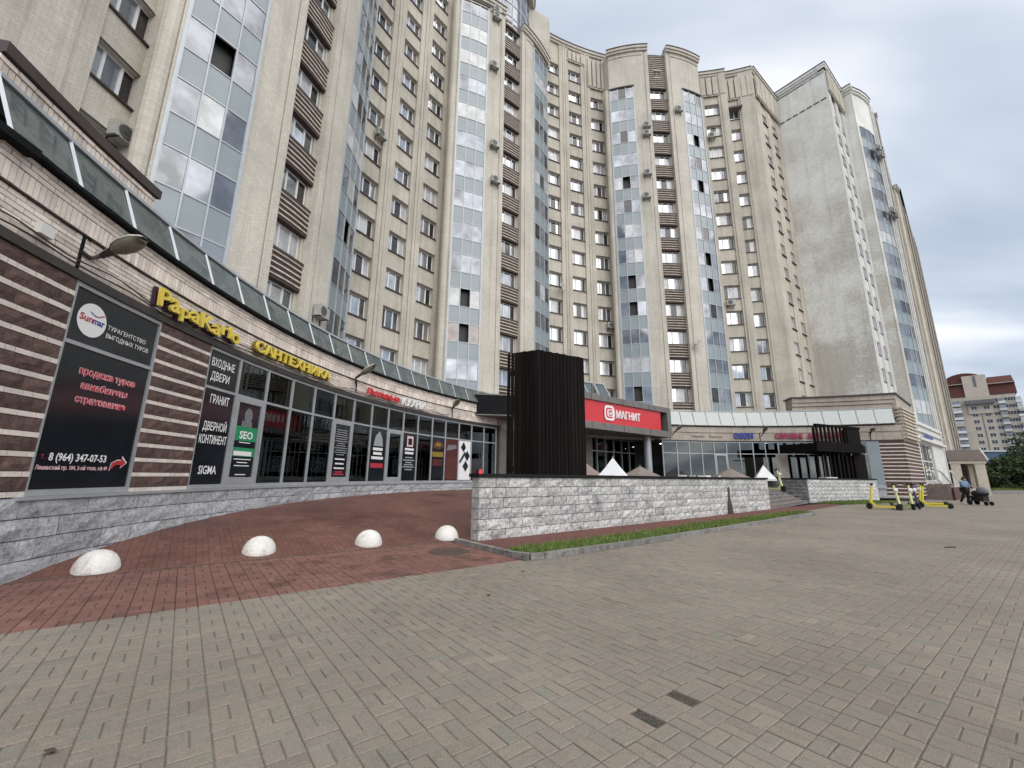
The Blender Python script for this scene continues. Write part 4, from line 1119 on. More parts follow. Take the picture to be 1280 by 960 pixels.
# sloping glass roof edge
RC = 24.08; RT_ = 24.38; Z0_ = 5.60
def canopy(a0, a1, step, pale, ZT_):
    n = int(round((a0 - a1) / step))
    q = lambda a, R, z: (O.x + R * math.cos(rad(a)), O.y + R * math.sin(rad(a)), z)
    for i in range(n):
        b0, b1 = a0 - i * step, a0 - (i + 1) * step
        e0, e1 = b0 - math.degrees(.03 / RC), b1 + math.degrees(.03 / RC)
        m = MB(); m.hexa([q(e0, RC, Z0_), q(e1, RC, Z0_), q(e1, RC + .02, Z0_ - .01), q(e0, RC + .02, Z0_ - .01), q(e0, RT_, ZT_), q(e1, RT_, ZT_), q(e1, RT_ + .02, ZT_ - .01), q(e0, RT_ + .02, ZT_ - .01)])
        m.build('roof_pane', 'canopy_glass_pale' if pale else 'canopy_glass', shops)
        m = MB(); m.tube([q(b0, RC - .01, Z0_ - .02), q(b0, RT_ - .01, ZT_ + .02)], .03, 4); m.build('glazing_bar', 'pale_alu', shops)
    A = polar(RT_)
    m = MB(); m.slab(A, th(a0, RT_), th(a1, RT_), -.04, .04, ZT_ + .022, ZT_ + .08, n); m.build('roof_rail', 'pale_alu', shops)
    B = polar(RC)
    m = MB(); m.slab(B, th(a0, RC), th(a1, RC), -.045, .3, ZC + .07, Z0_ - .022, n); m.build('gutter', 'black_metal' if not pale else 'dark_trim', shops)
    m = MB(); m.slab(A, th(a0, RT_), th(a1, RT_), .5, .6, ZC + .05, ZT_, n); m.build('roof_upstand', 'shop_dark', shops)
    for i in range(0, n * 2):       # odds and ends seen dimly through the glass
        if random.random() < .5: continue
        m = MB(); s = th(a0 - (i + .5) * step / 2, RT_); w = random.uniform(.1, .3)
        m.slab(A, s - w, s + w, .3, .4, ZC + .2, ZC + .2 + random.uniform(.1, .5)); m.build('roof_clutter', random.choice(['side_stone', 'cream', 'white_paint']), shops)
canopy(191.9, 138.0, 2.6, False, 6.32); canopy(101.4, 62.4, 2.6, True, 6.72)
A25 = polar(24.46)
T5 = lambda a: th(a, 24.46)
m = MB(); m.slab(A25, T5(191.9), T5(62), .55, 3.9, 5.95, 6.05, 60); m.build('roof', 'portal_grey', shops)
# raised brick parapet with dark coping at the left, another at the right corner
s0, s1 = T5(191.9), T5(185.0)
m = MB(); m.slab(A25, s0, s1, .03, .5, 6.0, 6.68, 10); m.build('parapet_core', 'mortar', shops)
lay_bricks(A25, s0, s1, 6.38, 1, shops, 21, y=0.01); lay_bricks(A25, s0, s1, 6.46, 1, shops, 22, soldier=True, y=-.02, sh=.15); lay_bricks(A25, s0, s1, 6.62, 1, shops, 23, y=-.04)
m = MB(); m.slab(A25, s0, s1 + .05, -.09, .8, 6.71, 6.88, 10); m.slab(A25, s0, s1 + .02, -.05, .7, 6.695, 6.709, 10); m.build('parapet_coping', 'brown_metal', shops)
s0, s1 = T5(77.4), T5(61.7)
m = MB()
for i, (z0, z1, y) in enumerate(((6.0, 7.12, .02), (7.14, 7.42, -.06), (7.44, 7.80, -.13))): m.slab(A25, s0, s1, y, 1.2, z0, z1, 8)
m.build('parapet', 'pink_brick', shops)
m = MB(); m.slab(A25, s0 - .1, s1 + .1, -.25, 1.3, 7.802, 7.9, 8); m.build('parapet_coping', 'brown_metal', shops)
SD2 = line(A25(s1, -.1), (34.9, 36.0))
m = MB(); m.slab(SD2, 0, SD2.len, 0, .6, 6.72, 7.80); m.build('parapet', 'pink_brick', shops)
m = MB(); m.slab(SD2, 0, SD2.len, -.12, .7, 7.802, 7.9); m.build('parapet_coping', 'brown_metal', shops)
m = MB(); m.slab(SD2, 0, SD2.len, .8, 1.0, 1, 7.7); m.build('wall', 'pink_brick', shops)
# cables along the lintel
for k, (z, sg) in enumerate(((4.49, .05), (4.56, .08))):
    m = MB(); pts = []
    for i in range(70):
        a = 191.5 - i * .62; s = t_(a); pts.append((*PP(s, -.05 - .02 * k), z + sg * math.sin(i * .9 + k) * .5 + .03 * math.sin(i * .31)))
    m.tube(pts, .012, 5)
    tag(m.build('cable', 'dark_trim'), ('black cable sagging along the foot of the pale brick band' if k == 0 else 'black cable running just above the lower one on the brick band'), 'cable')
m = MB(); m.box(-.1, .1, -.09, .0, 0, .16, FR(*PP(t_(189.9), 0), 4.62, rad(189.9 - 90)))
tag(m.build('junction_box', 'plastic_white'), 'small white junction box on the brick band left of the street lamp', 'junction box')

# ------------------------------------------------------------------ signs on the shop row
def arc_place(theta0, z, R=RP, y=0):
    P = polar(R); s0 = th(theta0, R)
    return lambda x, yy, d: (*P(s0 + x, y - d), z + yy)
def fit_text(txt, w, h, **k):
    """size and squeeze so that the text is w wide and h high (cap height)"""
    size = h / .72; tw = text_width(txt, size, k.get('bold', 0)); return size, w / tw
def sign(name, label, parts, depth=.06):
    """letters standing off the wall: (text, theta, z, width, height, mat, bold, shear)"""
    mb = MB(); mats = []
    for (tx, a, z, w, h, mt, bold, sh, y) in parts:
        if mt not in mats: mats.append(mt)
        sz, sq = fit_text(tx, w, h, bold=bold)
        text_mb(tx, sz, depth / 2, bold, mb, arc_place(a, z, RP, y), mats.index(mt), squeeze=sq, shear=sh)
    return tag(mb.build(name, mats), label, 'shop sign')
def script_word(txt, a, z, w, h, mt, bold, wob, y, mb, mats, tilt=0, seed=1):
    """hand-lettered word: each letter its own size and lean"""
    r = random.Random(seed); x = 0; adv = [text_width(c, 1, 0) + .07 for c in txt]; tot = sum(adv)
    if mt not in mats: mats.append(mt)
    for c, ad in zip(txt, adv):
        k = w / tot; sc = h / .72 * (1 + r.uniform(-wob, wob)); dz = r.uniform(-wob, wob) * h * .4; an = r.uniform(-wob, wob) * .5
        x0 = x
        pl = arc_place(a, z, RP, y)
        def place(px, py, d, x0=x0, k=k, sc=sc, an=an, dz=dz):
            qx, qy = px * math.cos(an) - py * math.sin(an), px * math.sin(an) + py * math.cos(an)
            return pl(x0 + qx, qy + dz + tilt * x0, d)
        text_mb(c, 1, .03, bold, mb, lambda px, py, d: place(px * k * 1.02, py * sc, d), mats.index(mt))
        x += ad * k
mb = MB(); mats = []
script_word('PapaKarlo', 184.9, 4.50, 2.55, .34, 'yellow_letter', .012, .22, -.16, mb, mats, tilt=.03, seed=5)
script_word('PapaKarlo', 184.9, 4.50, 2.55, .34, 'purple_back', .03, .22, -.06, mb, mats, tilt=.03, seed=5)
tag(mb.build('sign_letters', mats), 'yellow hand lettered shop sign with dark purple sides on the brick band', 'shop sign')
sign('sign_letters', 'yellow block capitals reading САНТЕХНИКА above the shop windows', [('САНТЕХНИКА', 177.3, 4.60, 3.6, .28, 'yellow_letter', .006, 0, -.14), ('САНТЕХНИКА', 177.33, 4.595, 3.61, .285, 'yellow_side', .012, 0, -.06)])
mb = MB(); mats = []
script_word('Любимые', 163.4, 4.60, 2.3, .26, 'red_letter', .015, .16, -.12, mb, mats, tilt=-.01, seed=3)
mats.append('white_print'); sz, sq = fit_text('КУХНИ', 1.75, .34, bold=.012)
text_mb('КУХНИ', sz, .03, .012, mb, arc_place(157.6, 4.55, RP, -.12), 1, squeeze=sq)
tag(mb.build('sign_letters', mats), 'red script word followed by white block capitals on the brick band', 'shop sign')
def bars(mb, P, s0, s1, zs, h, y, mi, r, frac=(.55, 1), n=4):
    for z in zs:
        w = (s1 - s0) * r.uniform(*frac); c = (s0 + s1) / 2; mb.slab(P, c - w / 2, c + w / 2, y - .002, y + .001, z, z + h, n, mi)
# travel agency window film
m = MB(); m.slab(PP, t_(W0) + .05, t_(W1) - .05, .012, .016, ZS + .1, ZT - .04, 12); m.slab(PP, t_(W0) + .05, t_(W1) - .05, .012, .016, ZT + .04, ZL - .08, 12)
mats = ['film_black', 'white_print', 'red_print', 'pink_print', 'blue_letter']
cs, cz, cr_ = t_(187.25), 3.80, .27
ring = [(*PP(cs + cr_ * math.cos(q * PI / 16), .006), cz + cr_ * math.sin(q * PI / 16)) for q in range(32)]
m.face(ring, [(0, 0)] * 32, 1)
def wtxt(txt, s, z, w, h, mt, bold=.0, y=.002, sh=0):
    sz, sq = fit_text(txt, w, h, bold=bold); text_mb(txt, sz, .0008, bold, m, lambda x, yy, d: (*PP(s + x, y - d), z + yy), mt, squeeze=sq, shear=sh)
wtxt('Sun', cs - .23, cz - .04, .24, .11, 2, .004); wtxt('mar', cs + .01, cz - .04, .22, .11, 4, .004)
for k in range(12):
    x0 = -.06 + k * .022; m.slab(PP, cs + x0, cs + x0 + .024, .0, .002, cz + .115 - .045 * math.sin(k / 11 * PI) + k * .002, cz + .13 - .045 * math.sin(k / 11 * PI) + k * .002, 1, 2 if k > 5 else 4)
wtxt('ТУРАГЕНТСТВО', t_(186.55), 3.76, .83, .075, 1); wtxt('ВЫГОДНЫХ ТУРОВ', t_(186.55), 3.62, .92, .075, 1)
for tx, z, a, w in (('продажа туров', 2.94, 187.3, 1.12), ('авиабилеты', 2.72, 187.1, .92), ('страхование', 2.50, 187.2, .98)):
    wtxt(tx, t_(a), z, w, .105, 3, .008, .004); wtxt(tx, t_(a), z, w, .105, 2, .002, .001)
wtxt('т.', t_(187.95), 1.62, .07, .08, 2); wtxt('8 (964) 347-07-53', t_(187.65), 1.60, 1.0, .115, 1, .003)
wtxt('Ленинский пр. 104, 2-ой этаж, оф.49', t_(188.05), 1.47, 1.22, .062, 3, .001)
ar = [(0, 0), (.02, .12), (.12, .17), (.20, .17), (.20, .23), (.31, .13), (.20, .04), (.20, .10), (.10, .09), (.04, .03)]
s_ = t_(185.05)
m.face([(*PP(s_ + x, .0), 1.47 + y) for x, y in [(x * 1.12 - .01, y * 1.14 - .012) for x, y in ar]], [(0, 0)] * 10, 1)
m.face([(*PP(s_ + x, -.004), 1.47 + y) for x, y in ar], [(0, 0)] * 10, 2)
tag(m.build('window_sign', mats), 'black travel agency window poster with round white logo and phone number', 'window sign')
# door shop lettering
m = MB(); mats = ['film_black', 'white_print', 'green_print', 'red_print', 'grey_cloth']
m.slab(PP, t_(180.5) + .04, t_(177.9) - .04, .012, .016, ZS + .1, ZT - .04, 8); m.slab(PP, t_(180.5) + .04, t_(177.9) - .04, .012, .016, ZT + .04, ZL - .08, 8)
s_ = t_(180.5) + .12
wtxt('ВХОДНЫЕ', s_, 3.87, .78, .19, 1, .003); wtxt('ДВЕРИ', s_ + .04, 3.55, .62, .19, 1, .003); wtxt('ГРАНИТ', s_ + .14, 3.02, .62, .2, 1, .003)
wtxt('ДВЕРНОЙ', s_ + .06, 2.40, .76, .19, 1, .003); wtxt('КОНТИНЕНТ', s_ + .0, 2.1, .88, .19, 1, .003); wtxt('SIGMA', s_ + .14, 1.42, .56, .19, 1, .003)
tag(m.build('window_sign', mats), 'black window film with a column of white capitals starting ВХОДНЫЕ ДВЕРИ', 'window sign')
m = MB(); r = random.Random(8); a, b = t_(177.9) + .15, t_(175.2) - .15; c = (a + b) / 2
m.slab(PP, a, b, .002, .006, ZS + .27, ZT - .16, 6); m.slab(PP, a + .01, b - .01, -.003, .0015, 2.25, 2.62, 6, 2); m.slab(PP, a + .01, b - .01, -.003, .0015, 1.86, 2.08, 6, 2)
hd = [(*PP(c + .15 * math.cos(q * PI / 8), -.0035), 2.9 + .2 * math.sin(q * PI / 8)) for q in range(16)]; m.face(hd, [(0, 0)] * 16, 4)
m.slab(PP, c - .22, c + .16, -.008, -.006, 2.6, 2.76, 1, 4)
wtxt('SEO', c - .24, 2.31, .5, .19, 1, .006, -.006); m.slab(PP, a + .06, b - .12, -.008, -.005, 1.88, 1.99, 1, 1)
bars(m, PP, a + .1, b - .1, (2.2, 1.78, 1.7, 1.62, 1.4), .022, -.001, 1, r)
tag(m.build('door_poster', mats), 'green and black SEO poster with a grey bust on the first shop door', 'poster')
def poster(i, label, mats, fill, items, door=False):
    m_ = MB(); a, b = t_(AL[i]) + (.15 if door else .05), t_(AL[i + 1]) - (.15 if door else .05)
    r = random.Random(i); m_.slab(PP, a, b, .004, .008, ZS + .12 + (.15 if door else 0), ZT - .05 - (.11 if door else 0), 5, fill)
    for it in items:
        if it[0] == 'bars': bars(m_, PP, a + .06, b - .06, it[1], it[2], .001, it[3], r)
        if it[0] == 'rect': m_.slab(PP, a + (b - a) * it[1], a + (b - a) * it[2], -.001 - it[6] * .8, .003, it[3], it[4], 5, it[5])
        if it[0] == 'poly': m_.face([(*PP(a + (b - a) * x, it[3]), z) for x, z in it[1]], [(0, 0)] * len(it[1]), it[2])
    return tag(m_.build('poster', mats), label, 'poster')
PMT = ['film_black', 'white_print', 'red_print', 'pink_print', 'grey_alu', 'yellow_side']
poster(5, 'black door poster of narrow pale text lines under the САНТЕХНИКА end', PMT, 0, [('bars', [3.0 - .08 * k for k in range(12)], .025, 4), ('bars', [1.95 - .16 * k for k in range(3)], .05, 1), ('bars', [1.42, 1.5], .05, 2)], True)
poster(7, 'dark window poster with a pale statue shape and three bold white lines', PMT, 0, [('poly', [(.2, 2.6), (.8, 2.6), (.75, 2.9), (.55, 3.22), (.3, 3.0)], 4, -.004), ('bars', [2.42, 2.24, 2.06], .11, 1), ('rect', .1, .9, 1.72, 1.9, 2, 0)])
poster(9, 'black window poster with a red framed box and a column of small white lines', PMT, 0, [('rect', .3, .75, 2.72, 3.2, 3, 0), ('rect', .38, .67, 2.8, 3.1, 0, .004), ('bars', [2.55, 2.38], .1, 1), ('bars', [2.2, 2.08, 1.98, 1.88, 1.78, 1.66], .05, 4)])
poster(11, 'dark brown food picture poster with orange and red shapes on the shop window', ['film_black', 'dark_red', 'yellow_side', 'white_print', 'roof_red'], 0, [('poly', [(.05, 2.8), (.5, 2.7), (.95, 2.85), (.85, 3.1), (.45, 3.18), (.15, 3.05)], 4, -.003), ('poly', [(.2, 2.9), (.6, 2.85), (.8, 3.0), (.4, 3.08)], 2, -.005), ('rect', .05, .95, 2.35, 2.6, 2, 0), ('rect', .1, .9, 1.9, 2.25, 1, 0)])
poster(12, 'deep red poster filling the window beside the diamond pattern', ['dark_red', 'roof_red', 'grey_cloth'], 0, [('rect', .05, .95, 1.25, 2.4, 1, 0), ('poly', [(.1, 2.7), (.9, 2.85), (.85, 3.05), (.2, 3.0)], 2, -.003)])
poster(13, 'white poster with a black diamond shaped pattern', ['white_print', 'film_black', 'pane_grey'], 0, [('poly', [(.15, 2.95), (.4, 3.25), (.6, 2.95), (.4, 2.7)], 1, -.003), ('poly', [(.5, 2.5), (.72, 2.8), (.95, 2.5), (.72, 2.2)], 1, -.004), ('poly', [(.05, 2.2), (.5, 2.75), (.62, 2.62), (.1, 2.05)], 2, -.005), ('poly', [(.35, 1.95), (.6, 2.25), (.85, 1.95), (.6, 1.65)], 1, -.006)])
# signs over the terrace shops
sign('sign_letters', 'short word in blue capitals on the far brick band', [('ОЗОН', 88.75, 4.60, 1.5, .38, 'blue_letter', .03, 0, -.1)])
sign('sign_letters', 'magenta capitals СЛУХОВЫЕ АППАРАТЫ on the far brick band beside the black pergola', [('СЛУХОВЫЕ', 81.3, 4.58, 2.0, .36, 'magenta_letter', .02, 0, -.1), ('АППАРАТЫ', 75.9, 4.58, 2.7, .36, 'magenta_letter', .02, 0, -.1)])
m = MB(); pts = []
for k in range(60):
    if 24 < k < 34: continue
    pts.append(k)
for grp in (range(0, 25), range(34, 60)):
    m.tube([(*PP(t_(96.9) + k * .043, -.06), 4.70 + .05 * math.sin(k * 1.9) + (.12 if k in (0, 34) else 0)) for k in grp], .018, 5)
for q in range(8):
    an = q * PI / 4; c = (t_(96.9) + 29 * .043, 4.72)
    m.face([(*PP(c[0] + .03 * math.cos(an - .4), -.08), c[1] + .03 * math.sin(an - .4)), (*PP(c[0] + .17 * math.cos(an), -.08), c[1] + .13 * math.sin(an)), (*PP(c[0] + .03 * math.cos(an + .4), -.08), c[1] + .03 * math.sin(an + .4))], [(0, 0)] * 3, 1)
tag(m.build('script_sign', ['brown_metal', 'yellow_letter']), 'brown thin script sign with a yellow flower between its two words', 'shop sign')
m = MB(); sz, sq = fit_text('А', .35, .5, bold=.02)
text_mb('А', sz, .02, .02, m, arc_place(142.6, 1.28, RP, -.12), squeeze=sq)
tag(m.build('red_letter', 'lit_red'), 'small glowing red letter А low in the shop window', 'sign')
# ------------------------------------------------------------------ terrace walls, steps
def stone_wall(name, label, p, q, z0, z1, nrow, mat, seed, coping=True, th_=.32, wm=(.32, .75)):
    P = line(p, q)
    w = thing(name, label, 'wall', (*P(P.len / 2, .15), 0))
    mb = MB(); mb.slab(P, .02, P.len - .02, .05, th_, z0 - .1, z1 - .07); mb.build('core', 'mortar', w)
    lay_blocks(P, 0, P.len, z0, z1 - .085, nrow, wm[0], wm[1], mat, w, 'stone_block', d=th_ - .02, y=0, seed=seed, joint=.013)
    if coping:
        n = max(1, round(P.len / 1.0))
        for i in range(n):
            mb = MB(); a, b = P.len * i / n, P.len * (i + 1) / n
            mb.slab(P, a + .004 - (.05 if i == 0 else 0), b - .004, -.05, th_ + .05, z1 - .08, z1 + random.uniform(-.003, .003)); mb.build('coping', 'black_paint', w, origin=(*P((a + b) / 2, 0), z1))
    return P, w
WA, w1 = stone_wall('retaining_wall', 'long whitewashed rough stone wall with black coping beside the grass strip', (-.74, 10.0), (12.45, 20.75), -.02, 1.50, 6, 'wall_stone', 3)
mb = MB(); q_ = lambda s, z, y=-.036: (*WA(s, y), z); mb.face([q_(12.48, .0), q_(12.98, .0), q_(12.92, .3), q_(12.8, .62), q_(12.78, 1.08), q_(12.66, 1.12), q_(12.64, .7), q_(12.52, .35)], [(0, 0)] * 8)
mb.build('black_stain', 'dark_trim', w1)
WB, w2 = stone_wall('retaining_wall', 'shorter whitewashed stone wall under the open black pergola', (18.9, 27.25), (26.2, 30.6), .0, 1.53, 6, 'wall_stone', 8)
WCs, w3 = stone_wall('stair_side_wall', 'dark unpainted stone side wall at the right of the steps', (17.2, 29.4), (18.88, 27.28), .1, 1.52, 6, 'side_stone', 12)
st = thing('terrace_steps', 'broad brown stone steps between the two whitewashed walls', 'steps', (15.6, 23.9, 0))
PS = line((12.5, 20.95), (18.75, 27.2))
for i in range(5):
    mb = MB(); mb.slab(PS, -.1, PS.len, .35 * i, .35 * i + .9, -.02 + .15 * i, .15 * (i + 1) - .03); mb.build('riser', 'side_stone', st)
    mb = MB(); mb.slab(PS, -.1, PS.len, .35 * i - .03, .35 * i + .36 + (2.2 if i == 4 else 0), .15 * (i + 1) - .028, .15 * (i + 1)); mb.build('tread', 'step_stone', st)

# ------------------------------------------------------------------ black timber pavilions on the terrace
pav = thing('timber_screen', 'tall black plank tower rising from the terrace behind the stone wall', 'timber screen', (1.2, 12.9, .3))
c0, cl, cr2 = Vector((.76, 12.1)), Vector((-.17, 12.62)), Vector((2.3, 12.95))
A_, B_ = line(tuple(cl), tuple(c0)), line(tuple(c0), tuple(cr2))
def planks(P, w, z0, z1, parent, gap, skipfirst=None):
    n = round(P.len / w)
    for i in range(n):
        mb = MB(); a, b = P.len * i / n, P.len * (i + 1) / n; g_ = gap if not callable(gap) else gap(i)
        mb.slab(P, a + g_ / 2, b - g_ / 2, 0, .04, z0, z1 + random.uniform(-.01, .01)); mb.build('plank', 'black_timber', parent, origin=(*P((a + b) / 2, 0), z0))
planks(A_, .135, .5, 5.2, pav, lambda i: .05 if i < 2 else .012); planks(B_, .135, .5, 5.2, pav, .022)
Cb = line(tuple(cr2), tuple(cr2 + (cl - c0))); Db = line(tuple(cr2 + (cl - c0)), tuple(cl))
mb = MB(); mb.slab(Cb, 0, Cb.len, 0, .04, .5, 5.15); mb.slab(Db, 0, Db.len - .3, 0, .04, .5, 5.15); mb.build('back_panel', 'black_timber', pav)
mb = MB()
for P in (A_, B_): mb.slab(P, .1, P.len - .05, .06, .12, 1.6, 1.72); mb.slab(P, .1, P.len - .05, .06, .12, 4.5, 4.62); mb.slab(P, .25, P.len - .02, .045, .06, .5, 5.1)
mb.build('rail', 'black_metal', pav)
slab_ = thing('entrance_canopy', 'flat black box canopy reaching left from the plank tower to the shop front', 'canopy', (-2, 24, 4.9))
CP = line((-3.75, 23.6), (.3, 24.1)); mb = MB(); mb.slab(CP, 0, CP.len, 0, 2.2, 4.92, 6.05); mb.build('fascia', 'black_metal', slab_)
mb = MB(); mb.slab(CP, -.03, CP.len, -.03, 2.2, 6.052, 6.12); mb.slab(CP, -.03, CP.len, -.03, 2.2, 4.86, 4.918); mb.build('edge_trim', 'portal_grey', slab_)
mb = MB()
for s in (3.8,): p = CP(s, 1.0); mb.tube([(*p, .6), (*p, 4.87)], .09, 10)
mb.build('post', 'black_metal', slab_)
perg = thing('pergola', 'open black pergola of upright slats with a dark roof slab on the far terrace wall', 'pergola', (22.5, 29.3, .75))
PG = line((20.9, 28.75), (26.1, 31.0))
def slats(P, s0, s1, n, z0, z1, parent, w=.09):
    for i in range(n):
        s = s0 + (s1 - s0) * i / (n - 1); mb = MB(); mb.slab(P, s - w / 2, s + w / 2, 0, .09, z0, z1); mb.build('slat', 'black_timber', parent, origin=(*P(s, 0), z0))
slats(PG, .35, 3.5, 8, 3.98, 5.1, perg, .16); slats(PG, .9, 4.2, 8, 1.5, 3.3, perg, .16)
mb = MB(); mb.slab(PG, .2, 5.4, -.05, .14, 5.102, 5.24); mb.slab(PG, .2, 5.4, -.05, .14, 3.86, 3.978); mb.slab(PG, .5, 5.2, -.05, .14, 1.40, 1.498); mb.build('beam', 'black_timber', perg)
mb = MB(); mb.slab(PG, -.6, 4.9, -.4, 2.2, 3.31, 3.85); mb.build('roof_slab', 'black_timber', perg)
mb = MB(); mb.slab(PG, 4.35, 5.5, .0, .1, .8, 3.3); mb.slab(PG, 3.75, 5.3, .0, .1, 3.98, 5.1); mb.build('end_panel', 'black_timber', perg)
mb = MB(); mb.slab(PG, -.9, .6, 1.2, 1.26, 2.95, 3.02); mb.build('rail', 'black_timber', perg)
mb = MB(); mb.slab(PG, -.3, .8, 2.6, 2.75, .7, 3.2); mb.build('back_wall', 'far_brick', perg)
mb = MB(); mb.slab(PG, .1, 1.3, -.3, .2, 1.54, 1.60); mb.build('bench_top', 'plastic_white', perg)
mb = MB()
for s in (.25, 3.7, 5.3): mb.slab(PG, s - .06, s + .06, .15, .27, .7, 5.0)
mb.build('post', 'black_timber', perg)

# ------------------------------------------------------------------ supermarket portal
por = thing('shop_portal', 'grey framed entrance portal with a long red fascia standing out from the shop row', 'shop entrance', (8.6, 29.2, .75))
PO = line((2.6, 24.3), (12.35, 32.1))
mb = MB(); mb.slab(PO, 0, PO.len, 0, 3.4, 6.32, 6.72); mb.slab(PO, 0, PO.len, 0, 3.4, 4.45, 4.90); mb.slab(PO, PO.len - .5, PO.len, 0, 3.4, 4.902, 6.318); mb.slab(PO, 0, .5, 0, 3.4, 4.902, 6.318); mb.build('frame', 'portal_grey', por)
mb = MB(); mb.slab(PO, .5, PO.len - 1.25, .12, .3, 4.902, 6.318); mb.build('fascia', 'red_panel', por)
mb = MB(); mb.slab(PO, PO.len - 1.25, PO.len - .5, .5, .6, 4.902, 6.318); mb.build('dark_panel', 'black_metal', por)
mb = MB()
for s in (3.2, 6.5, 9.6): mb.slab(PO, s - .02, s + .02, -.012, .0, 6.33, 6.71); mb.slab(PO, s - .02, s + .02, -.012, .0, 4.46, 4.89)
mb.build('seam', 'dark_trim', por)
mb = MB(); p = PO(PO.len - 2.0, .9); mb.lathe([(.27, .7), (.27, 4.46)], (*p, 0), 18); mb.build('column', 'grey_alu', por, smooth=False)
mb = MB(); p = PO(3.0, 1.2); mb.lathe([(.27, .7), (.27, 4.46)], (*p, 0), 18); mb.build('column', 'grey_alu', por, smooth=False)
m = MB(); mats = ['white_print', 'red_panel']
ppl = lambda s, z: (lambda x, y, d: (*PO(s + x, .10 - d), z + y))
def rrect(s0, s1, z0, z1, r, y, mi):
    pts = []
    for cx, cz, a0 in ((s1 - r, z0 + r, -90), (s1 - r, z1 - r, 0), (s0 + r, z1 - r, 90), (s0 + r, z0 + r, 180)):
        for q in range(6): a = rad(a0 + q * 18); pts.append((cx + r * math.cos(a), cz + r * math.sin(a)))
    m.face([(*PO(s, y), z) for s, z in pts], [(0, 0)] * len(pts), mi)
rrect(4.55, 5.6, 5.12, 6.12, .28, .06, 0); rrect(4.7, 5.45, 5.27, 5.97, .2, .055, 1); rrect(4.83, 5.6, 5.38, 5.86, .12, .05, 0); rrect(4.95, 5.36, 5.44, 5.8, .08, .045, 1)
sz, sq = fit_text('м', .3, .2, bold=.015); text_mb('м', sz, .005, .015, m, lambda x, y, d: (*PO(5.0 + x, .04 - d), 5.53 + y), 0, squeeze=sq)
sz, sq = fit_text('МАГНИТ', 2.75, .52, bold=.014); text_mb('МАГНИТ', sz, .04, .014, m, ppl(5.75, 5.36), 0, squeeze=sq)
tag(m.build('fascia_sign', mats), 'white lettering with a rounded white m badge on the red fascia', 'shop sign')
# inside the portal: grey wall, door, striped pier, glazing behind
GI = line(PO(2.4, 3.2), PO(PO.len + .1, 3.5))
mb = MB(); mb.slab(GI, .0, 2.6, 0, .3, .7, 4.46); mb.build('wall', 'portal_grey', por)
mb = MB(); mb.slab(GI, .8, 2.3, -.05, .05, .75, 3.1); mb.build('door', 'grey_alu', por)
mb = MB(); mb.slab(GI, .9, 1.5, -.06, .0, 1.0, 2.95); mb.slab(GI, 1.6, 2.2, -.06, .0, 1.0, 2.95); mb.build('door_pane', 'pane_dark', por)
striped(GI, 2.65, 3.1, .7, 4.3, por, 9, real=False, n=13)
mb = MB(); mb.slab(GI, 3.15, GI.len, .05, .08, .7, 4.3); mb.build('pane', 'shop_glass', por)
mb = MB()
for i in range(7): s = 3.15 + i * 1.05; mb.slab(GI, s - .035, s + .035, 0, .12, .7, 4.4)
mb.slab(GI, 3.15, GI.len, -.01, .11, 3.33, 3.4); mb.slab(GI, 2.6, GI.len, -.1, .2, 4.3, 4.45); mb.build('post', 'grey_alu', por)
mb = MB(); mb.slab(GI, 3.15, GI.len, 2.6, 2.7, .6, 4.5); mb.build('room_wall', 'shop_dark', por)
r_ = random.Random(5)
for i in range(9):
    mb = MB(); s = 3.4 + i * .75; z = r_.uniform(.8, 1.6); mb.slab(GI, s, s + r_.uniform(.3, .6), 1.2, 1.8, .7, z + .8); mb.build('shelf', r_.choice(['dark_red', 'shop_floor', 'red_print', 'cream', 'side_stone']), por)
# raised skylight over the portal
sk = thing('roof_lantern', 'sloping glass roof light standing on the roof behind the red fascia', 'roof light', (4.6, 33, 6.7))
mb = MB(); a1, a2 = 119, 111.9
q = lambda a, R, z: (O.x + R * math.cos(rad(a)), O.y + R * math.sin(rad(a)), z)
aa = [119, 116.6, 114.2, 111.9]
for i in range(3):
    m = MB(); m.hexa([q(aa[i] - .1, 25.0, 7.35), q(aa[i + 1] + .1, 25.0, 7.35), q(aa[i + 1] + .1, 25.04, 7.33), q(aa[i] - .1, 25.04, 7.33), q(aa[i] - .1, 26.0, 8.85), q(aa[i + 1] + .25, 26.0, 8.85), q(aa[i + 1] + .25, 26.04, 8.83), q(aa[i] - .1, 26.04, 8.83)]); m.build('roof_pane', 'canopy_glass_pale', sk)
m = MB()
for i, a in enumerate(aa): m.tube([q(a, 24.97, 7.33), q(a + (.25 if i == 3 else 0), 25.97, 8.87)], .05, 4)
for R, z in ((24.97, 7.33), (25.97, 8.87)): m.tube([q(a, R, z) for a in aa], .05, 4)
m.tube([q(aa[3] + .25, 25.97, 8.87), q(aa[3], 27.5, 7.3)], .05, 4); m.build('glazing_bar', 'pale_alu', sk)
m = MB(); A25_ = polar(25.1); m.slab(A25_, th(119, 25.1), th(111.9, 25.1), 0, 2.6, 6.75, 7.3, 4); m.build('base', 'portal_grey', sk)
# band between the left shops and the portal
m = MB(); m.slab(PP, t_(138.4), t_(104.5), .02, .5, ZL, ZC, 14); m.build('brick_band', 'pink_brick', shops)
m = MB(); m.slab(PP, t_(138), t_(118), .02, .5, .3, ZL, 8); m.build('wall', 'portal_grey', shops)

